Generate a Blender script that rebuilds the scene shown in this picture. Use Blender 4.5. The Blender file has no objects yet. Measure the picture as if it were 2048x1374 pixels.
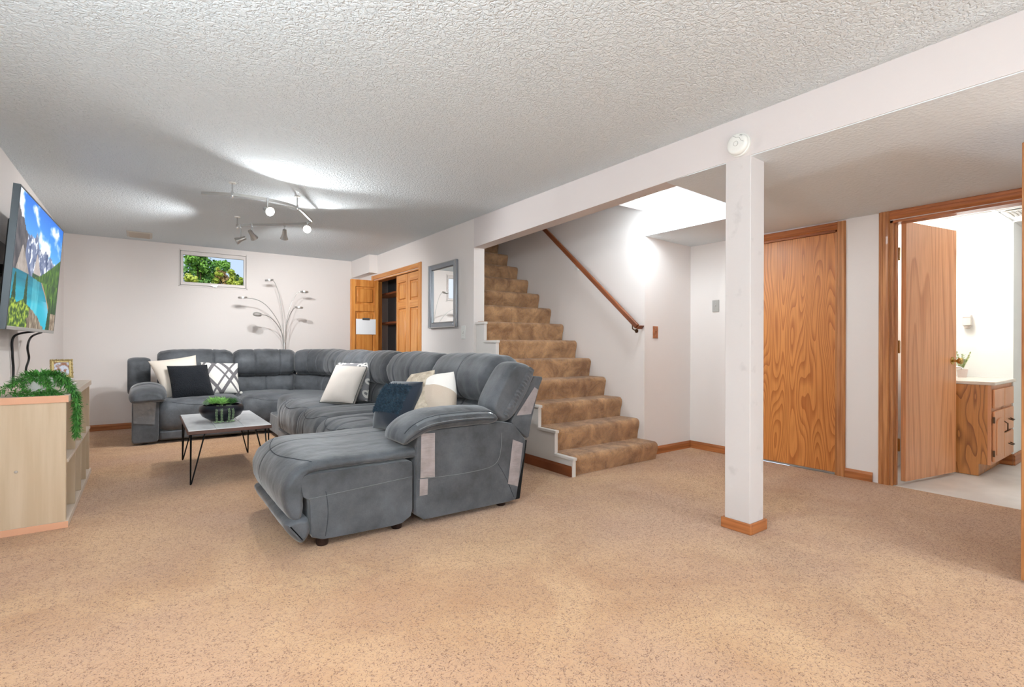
import bpy, math, random
from math import sin, cos, pi, radians
from mathutils import Vector, noise, Matrix
random.seed(7)
SC = bpy.context.scene
COL = SC.collection
PI = pi

# ------------------------------------------------------------------ camera, world, light, exposure
cam_d = bpy.data.cameras.new('camera'); cam_d.sensor_width = 36; cam_d.lens = 1008.6/2048*36
cam_d.shift_y = 2/2048; cam_d.clip_start = .05
cam = bpy.data.objects.new('camera', cam_d); COL.objects.link(cam)
cam.matrix_world = (Matrix.Translation((0, 0, 1.08)) @ Matrix.Rotation(-radians(36.045), 4, 'Z')
                    @ Matrix.Rotation(radians(90), 4, 'X') @ Matrix.Rotation(radians(.16), 4, 'Z'))
SC.camera = cam
SC.view_settings.view_transform = 'Standard'; SC.view_settings.look = 'None'
SC.view_settings.exposure = 0.24; SC.view_settings.gamma = 1; SC.view_settings.use_curve_mapping = False

W = bpy.data.worlds.new('sky'); SC.world = W; W.use_nodes = True
wn = W.node_tree.nodes; wl = W.node_tree.links; wn.clear()
wo = wn.new('ShaderNodeOutputWorld'); wb = wn.new('ShaderNodeBackground'); wt = wn.new('ShaderNodeTexCoord')
ws = wn.new('ShaderNodeSeparateXYZ'); wr = wn.new('ShaderNodeValToRGB'); wnz = wn.new('ShaderNodeTexNoise'); wm = wn.new('ShaderNodeMix')
wm.data_type = 'RGBA'
wr.color_ramp.elements[0].color = (.62, .75, .92, 1); wr.color_ramp.elements[1].color = (.16, .36, .80, 1)
wr.color_ramp.elements[1].position = .7
wl.new(wt.outputs['Generated'], ws.inputs[0]); wl.new(ws.outputs['Z'], wr.inputs[0])
wnz.inputs['Scale'].default_value = 3; wnz.inputs['Detail'].default_value = 6
wl.new(wt.outputs['Generated'], wnz.inputs['Vector'])
wcr = wn.new('ShaderNodeValToRGB'); wcr.color_ramp.elements[0].position = .5; wcr.color_ramp.elements[1].position = .68
wl.new(wnz.outputs['Fac'], wcr.inputs[0]); wl.new(wcr.outputs[0], wm.inputs[0])
wl.new(wr.outputs[0], wm.inputs[6]); wm.inputs[7].default_value = (.9, .93, .97, 1)
wl.new(wm.outputs[2], wb.inputs[0]); wb.inputs[1].default_value = 1.0
wl.new(wb.outputs[0], wo.inputs[0])

def light(name, kind, loc, power, color=(1, 1, 1), size=.1, rot=None, parent=None, **kw):
    d = bpy.data.lights.new(name, kind); d.energy = power; d.color = color
    if kind == 'AREA':
        d.shape = 'DISK'; d.size = size
    elif kind == 'SUN':
        d.angle = size
    else:
        d.shadow_soft_size = size
    for k, v in kw.items(): setattr(d, k, v)
    o = bpy.data.objects.new(name, d); COL.objects.link(o); o.location = loc
    if rot: o.rotation_euler = rot
    if parent:
        o.parent = parent; o.matrix_parent_inverse = Matrix.Translation(-Vector(parent.location))
    return o

light('sun', 'SUN', (0, 20, 10), 4.0, (1, .95, .85), .01, (radians(42), radians(-25), 0))

LIT = dict(track=11, track2=25, rear=64, rear2=72, side=84, near=14, well=28, bath=18)
COOL = (.78, .915, 1.0)

# ------------------------------------------------------------------ materials
def lin(c):
    return tuple(((x/255)/12.92 if x/255 <= .04045 else (((x/255)+.055)/1.055)**2.4) for x in c)

def mat(name, c, rough=.6, metal=0, var=None, vscale=4, vstretch=(1, 1, 1), bump=0, bscale=80, bstretch=(1, 1, 1), bdist=.005,
        detail=4, spec=.5, emit=None, estr=0, trans=0, ramp=(.35, .65), sheen=0, c3=None, c3scale=60, c3ramp=(.4, .6), alpha=1, ior=1.45, coat=0):
    m = bpy.data.materials.new(name); m.use_nodes = True
    nt = m.node_tree; N = nt.nodes; L = nt.links
    b = N['Principled BSDF']
    b.inputs['Base Color'].default_value = (*lin(c), 1); b.inputs['Roughness'].default_value = rough
    b.inputs['Metallic'].default_value = metal; b.inputs['Specular IOR Level'].default_value = spec
    b.inputs['Sheen Weight'].default_value = sheen; b.inputs['Coat Weight'].default_value = coat; b.inputs['IOR'].default_value = ior
    b.inputs['Transmission Weight'].default_value = trans; b.inputs['Alpha'].default_value = alpha
    tc = N.new('ShaderNodeTexCoord')
    def mapped(st):
        mp = N.new('ShaderNodeMapping'); mp.inputs['Scale'].default_value = st; L.new(tc.outputs['Object'], mp.inputs[0]); return mp.outputs[0]
    col = None
    if var:
        n = N.new('ShaderNodeTexNoise'); n.inputs['Scale'].default_value = vscale; n.inputs['Detail'].default_value = detail
        L.new(mapped(vstretch), n.inputs['Vector'])
        r = N.new('ShaderNodeValToRGB'); r.color_ramp.elements[0].color = (*lin(c), 1); r.color_ramp.elements[1].color = (*lin(var), 1)
        r.color_ramp.elements[0].position, r.color_ramp.elements[1].position = ramp
        L.new(n.outputs['Fac'], r.inputs[0]); col = r.outputs[0]
        if c3:
            n3 = N.new('ShaderNodeTexNoise'); n3.inputs['Scale'].default_value = c3scale; n3.inputs['Detail'].default_value = 3
            L.new(tc.outputs['Object'], n3.inputs['Vector'])
            r3 = N.new('ShaderNodeValToRGB'); r3.color_ramp.elements[0].position, r3.color_ramp.elements[1].position = c3ramp
            L.new(n3.outputs['Fac'], r3.inputs[0])
            mx = N.new('ShaderNodeMix'); mx.data_type = 'RGBA'; L.new(r3.outputs[0], mx.inputs[0]); mx.inputs[6].default_value = (*lin(c3), 1)
            L.new(col, mx.inputs[7]); col = mx.outputs[2]
        L.new(col, b.inputs['Base Color'])
    if bump:
        n2 = N.new('ShaderNodeTexNoise'); n2.inputs['Scale'].default_value = bscale; n2.inputs['Detail'].default_value = 3
        L.new(mapped(bstretch), n2.inputs['Vector'])
        bp = N.new('ShaderNodeBump'); bp.inputs['Strength'].default_value = bump; bp.inputs['Distance'].default_value = bdist
        L.new(n2.outputs['Fac'], bp.inputs['Height']); L.new(bp.outputs[0], b.inputs['Normal'])
    if emit:
        b.inputs['Emission Color'].default_value = (*lin(emit), 1); b.inputs['Emission Strength'].default_value = estr
    return m

def oak(name, c1, c2, axis='Z', across='Y', rings=9, freq=3.2, stretch=.22, rough=.38, fine=True, bandw=(.35, .75), c3=None, coat=.15):
    """cathedral grain: contour lines of a noise field stretched along the grain"""
    m = bpy.data.materials.new(name); m.use_nodes = True
    nt = m.node_tree; N = nt.nodes; L = nt.links; b = N['Principled BSDF']
    b.inputs['Roughness'].default_value = rough; b.inputs['Coat Weight'].default_value = coat; b.inputs['Coat Roughness'].default_value = .25
    tc = N.new('ShaderNodeTexCoord'); mp = N.new('ShaderNodeMapping')
    sc = {'X': 1, 'Y': 1, 'Z': 1}; sc[axis] = stretch
    mp.inputs['Scale'].default_value = (sc['X'], sc['Y'], sc['Z']); L.new(tc.outputs['Object'], mp.inputs[0])
    n = N.new('ShaderNodeTexNoise'); n.inputs['Scale'].default_value = freq; n.inputs['Detail'].default_value = 1.2; n.inputs['Roughness'].default_value = .4
    L.new(mp.outputs[0], n.inputs['Vector'])
    mu = N.new('ShaderNodeMath'); mu.operation = 'MULTIPLY'; mu.inputs[1].default_value = rings*2; L.new(n.outputs['Fac'], mu.inputs[0])
    fr = N.new('ShaderNodeMath'); fr.operation = 'FRACT'; L.new(mu.outputs[0], fr.inputs[0])
    r = N.new('ShaderNodeValToRGB'); e = r.color_ramp.elements
    e[0].color = (*lin(c1), 1); e[0].position = bandw[0]; e[1].color = (*lin(c2), 1); e[1].position = bandw[1]
    k = e.new(.96); k.color = (*lin(c2), 1); k2 = e.new(1.0); k2.color = (*lin(c1), 1)
    L.new(fr.outputs[0], r.inputs[0]); col = r.outputs[0]
    if fine:
        mp2 = N.new('ShaderNodeMapping'); s2 = {'X': 1, 'Y': 1, 'Z': 1}; s2[axis] = .03
        mp2.inputs['Scale'].default_value = (s2['X'], s2['Y'], s2['Z']); L.new(tc.outputs['Object'], mp2.inputs[0])
        n2 = N.new('ShaderNodeTexNoise'); n2.inputs['Scale'].default_value = 130; n2.inputs['Detail'].default_value = 3
        L.new(mp2.outputs[0], n2.inputs['Vector'])
        mx = N.new('ShaderNodeMix'); mx.data_type = 'RGBA'; mx.blend_type = 'MULTIPLY'; mx.inputs[0].default_value = .5
        r2 = N.new('ShaderNodeValToRGB'); r2.color_ramp.elements[0].color = (.62, .52, .45, 1); r2.color_ramp.elements[0].position = .3
        r2.color_ramp.elements[1].color = (1, 1, 1, 1); r2.color_ramp.elements[1].position = .6
        L.new(n2.outputs['Fac'], r2.inputs[0]); L.new(col, mx.inputs[6]); L.new(r2.outputs[0], mx.inputs[7]); col = mx.outputs[2]
    L.new(col, b.inputs['Base Color'])
    return m

def worms(N, L, tc, scale, width, seed=0, brk=.45):
    """broken worm-like dark lines: thin contour bands of a noise field"""
    n = N.new('ShaderNodeTexNoise'); n.inputs['Scale'].default_value = scale; n.inputs['Detail'].default_value = 1.5; n.inputs['Distortion'].default_value = .4
    L.new(tc.outputs['Object'], n.inputs['Vector'])
    a = N.new('ShaderNodeMath'); a.operation = 'SUBTRACT'; L.new(n.outputs['Fac'], a.inputs[0]); a.inputs[1].default_value = .5
    b = N.new('ShaderNodeMath'); b.operation = 'ABSOLUTE'; L.new(a.outputs[0], b.inputs[0])
    c = N.new('ShaderNodeMath'); c.operation = 'DIVIDE'; L.new(b.outputs[0], c.inputs[0]); c.inputs[1].default_value = width; c.use_clamp = True
    n2 = N.new('ShaderNodeTexNoise'); n2.inputs['Scale'].default_value = scale*.8; n2.inputs['Detail'].default_value = 2
    mp = N.new('ShaderNodeMapping'); mp.inputs['Location'].default_value = (3.1, 7.7, 1.3); L.new(tc.outputs['Object'], mp.inputs[0]); L.new(mp.outputs[0], n2.inputs['Vector'])
    r = N.new('ShaderNodeValToRGB'); r.color_ramp.elements[0].position = brk; r.color_ramp.elements[1].position = brk+.1
    L.new(n2.outputs['Fac'], r.inputs[0])
    m = N.new('ShaderNodeMath'); m.operation = 'MAXIMUM'; L.new(c.outputs[0], m.inputs[0]); L.new(r.outputs[0], m.inputs[1])
    return m.outputs[0]

M = {}
M['wall'] = mat('wall_paint', (235, 227, 222), .85, bump=.25, bscale=90, bdist=.002, spec=.3)
M['wall_dim'] = mat('closet_shade_paint', (150, 148, 150), .9)  # darkened wall colour, the closet's shade is put into the paint
M['beam'] = mat('beam_paint', (222, 213, 210), .85, bump=.2, bscale=60, bdist=.002, spec=.3)
M['ceil'] = None
M['post'] = mat('post_paint', (217, 210, 207), .8, var=(206, 199, 196), vscale=9, ramp=(.6, .7), bump=.3, bscale=40, bdist=.003, spec=.3)
def knock(name, c, scale, width, dist, strength=1):
    m = mat(name, c, .95, spec=.2); N = m.node_tree.nodes; L = m.node_tree.links; tc = N.new('ShaderNodeTexCoord')
    w = worms(N, L, tc, scale, width, brk=.6)
    n2 = N.new('ShaderNodeTexNoise'); n2.inputs['Scale'].default_value = scale*1.3; n2.inputs['Detail'].default_value = 2; L.new(tc.outputs['Object'], n2.inputs['Vector'])
    ad = N.new('ShaderNodeMath'); ad.operation = 'MULTIPLY_ADD'; L.new(w, ad.inputs[0]); ad.inputs[1].default_value = .6; L.new(n2.outputs['Fac'], ad.inputs[2])
    bp = N.new('ShaderNodeBump'); bp.inputs['Strength'].default_value = strength; bp.inputs['Distance'].default_value = dist
    L.new(ad.outputs[0], bp.inputs['Height']); L.new(bp.outputs[0], N['Principled BSDF'].inputs['Normal'])
    return m
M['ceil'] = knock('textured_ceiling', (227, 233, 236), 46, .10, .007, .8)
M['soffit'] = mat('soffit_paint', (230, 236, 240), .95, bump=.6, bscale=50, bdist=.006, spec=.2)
M['bathwall'] = mat('bath_paint', (240, 240, 236), .7)
M['bathfloor'] = mat('white_vinyl', (232, 228, 222), .35, var=(222, 218, 212), vscale=6)
M['trimwhite'] = mat('white_trim_paint', (222, 216, 210), .45)
M['oak'] = oak('oak_veneer', (218, 144, 76), (184, 108, 52), rings=15, freq=4.4, stretch=.16, bandw=(.4, .92))
M['oakbath'] = oak('birch_door', (230, 166, 118), (208, 140, 92), rings=5, freq=4, stretch=.07, bandw=(.6, .95), rough=.3)
M['oakrail'] = mat('dark_oak_rail', (150, 84, 48), .4, var=(112, 60, 34), vscale=30, vstretch=(1, .06, .06))
M['casing'] = mat('oak_casing', (202, 140, 88), .4, var=(160, 100, 56), vscale=60, vstretch=(1, 1, .04), coat=.1)
M['casingh'] = mat('oak_casing_head', (190, 116, 66), .4, var=(150, 84, 44), vscale=60, vstretch=(1, .04, 1), coat=.1)
M['base'] = mat('oak_base', (188, 118, 68), .4, var=(150, 88, 46), vscale=40, vstretch=(.05, .05, 1))
M['pine'] = mat('pine_stile', (222, 158, 92), .4, var=(200, 128, 62), vscale=40, vstretch=(1, 1, .05), coat=.1)
M['pineh'] = mat('pine_rail', (222, 156, 88), .4, var=(200, 126, 60), vscale=40, vstretch=(.05, .05, 1), coat=.1)
M['pinedark'] = mat('pine_stile_open', (216, 148, 74), .4, var=(190, 114, 46), vscale=24, vstretch=(1, 1, .08), coat=.1)
M['vanity'] = oak('vanity_oak', (208, 140, 74), (150, 90, 44), rings=4, freq=9, stretch=.2, bandw=(.6, .97))
M['vanfront'] = mat('vanity_front', (222, 160, 116), .35, var=(208, 142, 96), vscale=30, vstretch=(1, 1, .05))
M['brass'] = mat('brass', (190, 160, 96), .25, 1)
M['bronze'] = mat('antique_bronze', (92, 70, 52), .4, 1)
M['chrome'] = mat('chrome', (215, 215, 215), .12, 1)
M['nickel'] = mat('brushed_nickel', (190, 188, 184), .35, .85)
M['white'] = mat('white_plastic', (238, 236, 230), .4)
M['switchgrey'] = mat('grey_plate', (176, 172, 166), .5)
M['black'] = mat('black_plastic', (18, 18, 20), .4)
M['blackmetal'] = mat('black_metal', (22, 20, 20), .45, .6)
M['glassw'] = mat('window_glass', (255, 255, 255), .0, trans=1, ior=1.05, spec=.2)
M['darkvoid'] = mat('dark_fabric_lining', (14, 14, 16), .9)

def sofa_mat():
    m = bpy.data.materials.new('blue_grey_suede'); m.use_nodes = True
    N = m.node_tree.nodes; L = m.node_tree.links; b = N['Principled BSDF']
    b.inputs['Roughness'].default_value = .62; b.inputs['Specular IOR Level'].default_value = .4
    b.inputs['Sheen Weight'].default_value = .35; b.inputs['Sheen Roughness'].default_value = .4
    tc = N.new('ShaderNodeTexCoord')
    n = N.new('ShaderNodeTexNoise'); n.inputs['Scale'].default_value = 5; n.inputs['Detail'].default_value = 6; n.inputs['Roughness'].default_value = .6
    L.new(tc.outputs['Object'], n.inputs['Vector'])
    r = N.new('ShaderNodeValToRGB'); e = r.color_ramp.elements
    e[0].position = .3; e[0].color = (*lin((60, 62, 65)), 1); e[1].position = .72; e[1].color = (*lin((100, 103, 108)), 1)
    L.new(n.outputs['Fac'], r.inputs[0])
    n2 = N.new('ShaderNodeTexNoise'); n2.inputs['Scale'].default_value = 140; n2.inputs['Detail'].default_value = 2
    L.new(tc.outputs['Object'], n2.inputs['Vector'])
    mx = N.new('ShaderNodeMix'); mx.data_type = 'RGBA'; mx.blend_type = 'MULTIPLY'; mx.inputs[0].default_value = .25
    L.new(r.outputs[0], mx.inputs[6]); L.new(n2.outputs['Fac'], mx.inputs[7]); L.new(mx.outputs[2], b.inputs['Base Color'])
    n3 = N.new('ShaderNodeTexNoise'); n3.inputs['Scale'].default_value = 16; n3.inputs['Detail'].default_value = 5
    L.new(tc.outputs['Object'], n3.inputs['Vector'])
    bp = N.new('ShaderNodeBump'); bp.inputs['Strength'].default_value = .35; bp.inputs['Distance'].default_value = .012
    L.new(n3.outputs['Fac'], bp.inputs['Height']); L.new(bp.outputs[0], b.inputs['Normal'])
    return m
M['sofa'] = sofa_mat()
M['seam'] = mat('seam_thread', (52, 56, 62), .8)
M['seamlight'] = mat('pale_seam_thread', (120, 122, 124), .8)
M['tape'] = mat('clear_tape', (158, 148, 148), .12, var=(140, 132, 132), vscale=14, spec=.9, bump=.5, bscale=38, bstretch=(.5, .5, 2.5), bdist=.006, coat=.6)
M['tapedark'] = mat('clear_film', (104, 108, 112), .08, spec=.9, bump=.5, bscale=24, bdist=.006, coat=.8)

def carpet(name, a, b2, dark, scale, bump=1., width=.035, brk=.5, pscale=1.6, c4=None):
    m = bpy.data.materials.new(name); m.use_nodes = True
    N = m.node_tree.nodes; L = m.node_tree.links; b = N['Principled BSDF']
    b.inputs['Roughness'].default_value = .95; b.inputs['Specular IOR Level'].default_value = .1
    b.inputs['Sheen Weight'].default_value = .25
    tc = N.new('ShaderNodeTexCoord')
    n = N.new('ShaderNodeTexNoise'); n.inputs['Scale'].default_value = pscale; n.inputs['Detail'].default_value = 8; n.inputs['Roughness'].default_value = .65; n.inputs['Distortion'].default_value = .6
    L.new(tc.outputs['Object'], n.inputs['Vector'])
    r = N.new('ShaderNodeValToRGB'); e = r.color_ramp.elements
    e[0].position = .36; e[0].color = (*lin(a), 1); e[1].position = .64; e[1].color = (*lin(b2), 1); L.new(n.outputs['Fac'], r.inputs[0])
    col = r.outputs[0]
    if c4:
        n5 = N.new('ShaderNodeTexNoise'); n5.inputs['Scale'].default_value = .8; n5.inputs['Detail'].default_value = 5
        L.new(tc.outputs['Object'], n5.inputs['Vector'])
        r5 = N.new('ShaderNodeValToRGB'); r5.color_ramp.elements[0].position = .42; r5.color_ramp.elements[1].position = .62; r5.color_ramp.elements[1].color = (.8, .8, .8, 1); L.new(n5.outputs['Fac'], r5.inputs[0])
        m5 = N.new('ShaderNodeMix'); m5.data_type = 'RGBA'; L.new(r5.outputs[0], m5.inputs[0]); L.new(col, m5.inputs[6]); m5.inputs[7].default_value = (*lin(c4), 1); col = m5.outputs[2]
    w = worms(N, L, tc, scale, width, brk=brk)
    mx = N.new('ShaderNodeMix'); mx.data_type = 'RGBA'; L.new(w, mx.inputs[0]); L.new(col, mx.inputs[7])
    dk = N.new('ShaderNodeMix'); dk.data_type = 'RGBA'; dk.blend_type = 'MULTIPLY'; dk.inputs[0].default_value = 1; L.new(col, dk.inputs[6]); dk.inputs[7].default_value = (*lin(dark), 1)
    L.new(dk.outputs[2], mx.inputs[6])
    L.new(mx.outputs[2], b.inputs['Base Color'])
    n2 = N.new('ShaderNodeTexNoise'); n2.inputs['Scale'].default_value = scale*1.6; n2.inputs['Detail'].default_value = 3; L.new(tc.outputs['Object'], n2.inputs['Vector'])
    ad = N.new('ShaderNodeMath'); ad.operation = 'ADD'; L.new(w, ad.inputs[0]); L.new(n2.outputs['Fac'], ad.inputs[1])
    bp = N.new('ShaderNodeBump'); bp.inputs['Strength'].default_value = bump; bp.inputs['Distance'].default_value = .006
    L.new(ad.outputs[0], bp.inputs['Height']); L.new(bp.outputs[0], b.inputs['Normal'])
    return m
M['carpet'] = carpet('tan_carpet', (208, 166, 124), (186, 140, 100), (158, 130, 108), 88, bump=.5, width=.045, c4=(198, 158, 128))
M['stair'] = carpet('stair_carpet', (204, 158, 114), (142, 100, 66), (176, 158, 144), 90, bump=.8, pscale=6)

# ------------------------------------------------------------------ geometry helpers
class MB:
    def __init__(s): s.v = []; s.f = []
    def add(s, v, f):
        o = len(s.v); s.v += [tuple(p) for p in v]; s.f += [tuple(i+o for i in q) for q in f]; return s
    def box(s, x0, y0, z0, x1, y1, z1):
        x0, x1 = min(x0, x1), max(x0, x1); y0, y1 = min(y0, y1), max(y0, y1); z0, z1 = min(z0, z1), max(z0, z1)
        return s.add([(x0, y0, z0), (x1, y0, z0), (x1, y1, z0), (x0, y1, z0), (x0, y0, z1), (x1, y0, z1), (x1, y1, z1), (x0, y1, z1)],
                     [(0, 3, 2, 1), (4, 5, 6, 7), (0, 1, 5, 4), (1, 2, 6, 5), (2, 3, 7, 6), (3, 0, 4, 7)])
    def obox(s, c, ax, ay, az):
        c, ax, ay, az = map(Vector, (c, ax, ay, az))
        v = [c+ax*i+ay*j+az*k for k in (-1, 1) for j in (-1, 1) for i in (-1, 1)]
        return s.add(v, [(0, 2, 3, 1), (4, 5, 7, 6), (0, 1, 5, 4), (2, 6, 7, 3), (0, 4, 6, 2), (1, 3, 7, 5)])
    def prism(s, poly, a, b, axis='Y'):
        n = len(poly)
        def P(p, t):
            return {'Y': (p[0], t, p[1]), 'X': (t, p[0], p[1]), 'Z': (p[0], p[1], t)}[axis]
        v = [P(p, a) for p in poly]+[P(p, b) for p in poly]
        return s.add(v, [tuple(range(n))[::-1], tuple(range(n, 2*n))]+[(i, (i+1) % n, n+(i+1) % n, n+i) for i in range(n)])
    def tube(s, pts, r, n=8, closed=False, cap=True):
        pts = [Vector(p) for p in pts]; m = len(pts); R = r if isinstance(r, (list, tuple)) else [r]*m
        v = []; f = []; prev = None
        for i, p in enumerate(pts):
            a = pts[i-1] if (i > 0 or closed) else p; b = pts[(i+1) % m] if (i < m-1 or closed) else p
            t = (b-a).normalized()
            if prev is None:
                u = t.orthogonal().normalized()
            else:
                u = (prev-t*prev.dot(t)); u = u.normalized() if u.length > 1e-6 else t.orthogonal().normalized()
            prev = u; w = t.cross(u)
            for k in range(n):
                an = 2*pi*k/n; v.append(p+(u*cos(an)+w*sin(an))*R[i])
        for i in range(m if closed else m-1):
            for k in range(n):
                a = i*n+k; b = i*n+(k+1) % n; c = ((i+1) % m)*n+(k+1) % n; d = ((i+1) % m)*n+k; f.append((a, b, c, d))
        if cap and not closed: f.append(tuple(range(n))[::-1]); f.append(tuple((m-1)*n+k for k in range(n)))
        return s.add(v, f)
    def lathe(s, prof, c=(0, 0, 0), axis=(0, 0, 1), n=24, cap=True):
        ax = Vector(axis).normalized(); u = ax.orthogonal().normalized(); w = ax.cross(u); c = Vector(c)
        v = [c+ax*h+(u*cos(2*pi*k/n)+w*sin(2*pi*k/n))*r for r, h in prof for k in range(n)]; m = len(prof)
        f = [(i*n+k, i*n+(k+1) % n, (i+1)*n+(k+1) % n, (i+1)*n+k) for i in range(m-1) for k in range(n)]
        if cap: f.append(tuple(range(n))[::-1]); f.append(tuple((m-1)*n+k for k in range(n)))
        return s.add(v, f)
    def build(s, name, m, parent=None, smooth=False, bevel=0, seg=2, label=None, cat=None, group=None, kind=None, fix=True):
        me = bpy.data.meshes.new(name); me.from_pydata(s.v, [], s.f)
        if fix:
            import bmesh
            b = bmesh.new(); b.from_mesh(me); bmesh.ops.recalc_face_normals(b, faces=b.faces); b.to_mesh(me); b.free()
        me.materials.append(m); me.update()
        o = bpy.data.objects.new(name, me); COL.objects.link(o)
        if parent is not None:
            p = parent; L = Vector((0, 0, 0)); 
            root = p
            L = Vector(root.get('_o', (0, 0, 0))); o.parent = p; o.matrix_parent_inverse = Matrix.Translation(-L)
            o['_o'] = (0, 0, 0)
        if smooth:
            for p in me.polygons: p.use_smooth = True
            if bevel == 0 and smooth != 'all':
                me.set_sharp_from_angle(angle=radians(50))
        if bevel:
            bm_ = o.modifiers.new('bevel', 'BEVEL'); bm_.width = bevel; bm_.segments = seg; bm_.limit_method = 'ANGLE'
            bm_.harden_normals = False
            for p in me.polygons: p.use_smooth = True
            me.set_sharp_from_angle(angle=radians(50))
        tag(o, label, cat, group, kind); return o

def tag(o, label=None, cat=None, group=None, kind=None):
    if label: o['label'] = label
    if cat: o['category'] = cat
    if group: o['group'] = group
    if kind: o['kind'] = kind
    return o
def thing(name, loc, label, cat, group=None, kind=None):
    o = bpy.data.objects.new(name, None); COL.objects.link(o); o.location = loc; o.empty_display_size = .1
    o['_o'] = tuple(loc); return tag(o, label, cat, group, kind)
def st(name, mb, m, label=None, cat=None, **k):
    return mb.build(name, m, kind='structure', label=label, cat=cat, **k)
def sphere(c, r, n=12, m=8, sc=(1, 1, 1)):
    b = MB(); pr = [(max(1e-4, r*sin(pi*i/m)), -r*cos(pi*i/m)) for i in range(m+1)]
    b.lathe(pr, (0, 0, 0), (0, 0, 1), n); b.v = [(c[0]+x*sc[0], c[1]+y*sc[1], c[2]+z*sc[2]) for x, y, z in b.v]; return b
def merge(a, b): a.add(b.v, b.f); return a

def smoothp(pts, n=48, closed=True, it=1):
    """closed Catmull-Rom, resampled evenly"""
    P = [Vector(p) for p in pts]; m = len(P); out = []
    rng = range(m if closed else m-1)
    for i in rng:
        g = (lambda k: P[k % m]) if closed else (lambda k: P[min(max(k, 0), m-1)])
        p0, p1, p2, p3 = g(i-1), g(i), g(i+1), g(i+2)
        for j in range(8):
            t = j/8; out.append(.5*((2*p1)+(p2-p0)*t+(2*p0-5*p1+4*p2-p3)*t*t+(3*p1-p0-3*p2+p3)*t**3))
    if not closed: out.append(P[-1].copy())
    Q = out+([out[0]] if closed else []); Ls = [0]
    for a, b in zip(Q, Q[1:]): Ls.append(Ls[-1]+(b-a).length)
    tot = Ls[-1]; res = []; k = 0; cnt = n if closed else n-1
    for i in range(n):
        s = tot*i/cnt
        while k < len(Ls)-2 and Ls[k+1] < s: k += 1
        res.append(Q[k].lerp(Q[k+1], min(1, (s-Ls[k])/max(1e-9, Ls[k+1]-Ls[k]))))
    return res
def rectp(x0, z0, x1, z1, r=.03):
    c = []
    for cx, cz, a in ((x1-r, z0+r, -90), (x1-r, z1-r, 0), (x0+r, z1-r, 90), (x0+r, z0+r, 180)):
        for k in range(4): t = radians(a+30*k); c.append((cx+r*cos(t), cz+r*sin(t)))
    return c
def chaikin(pts, it=2, w=.2):
    for _ in range(it):
        q = []
        for i in range(len(pts)):
            a = Vector(pts[i]); b = Vector(pts[(i+1) % len(pts)]); q += [a.lerp(b, w), a.lerp(b, 1-w)]
        pts = q
    return pts

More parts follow.
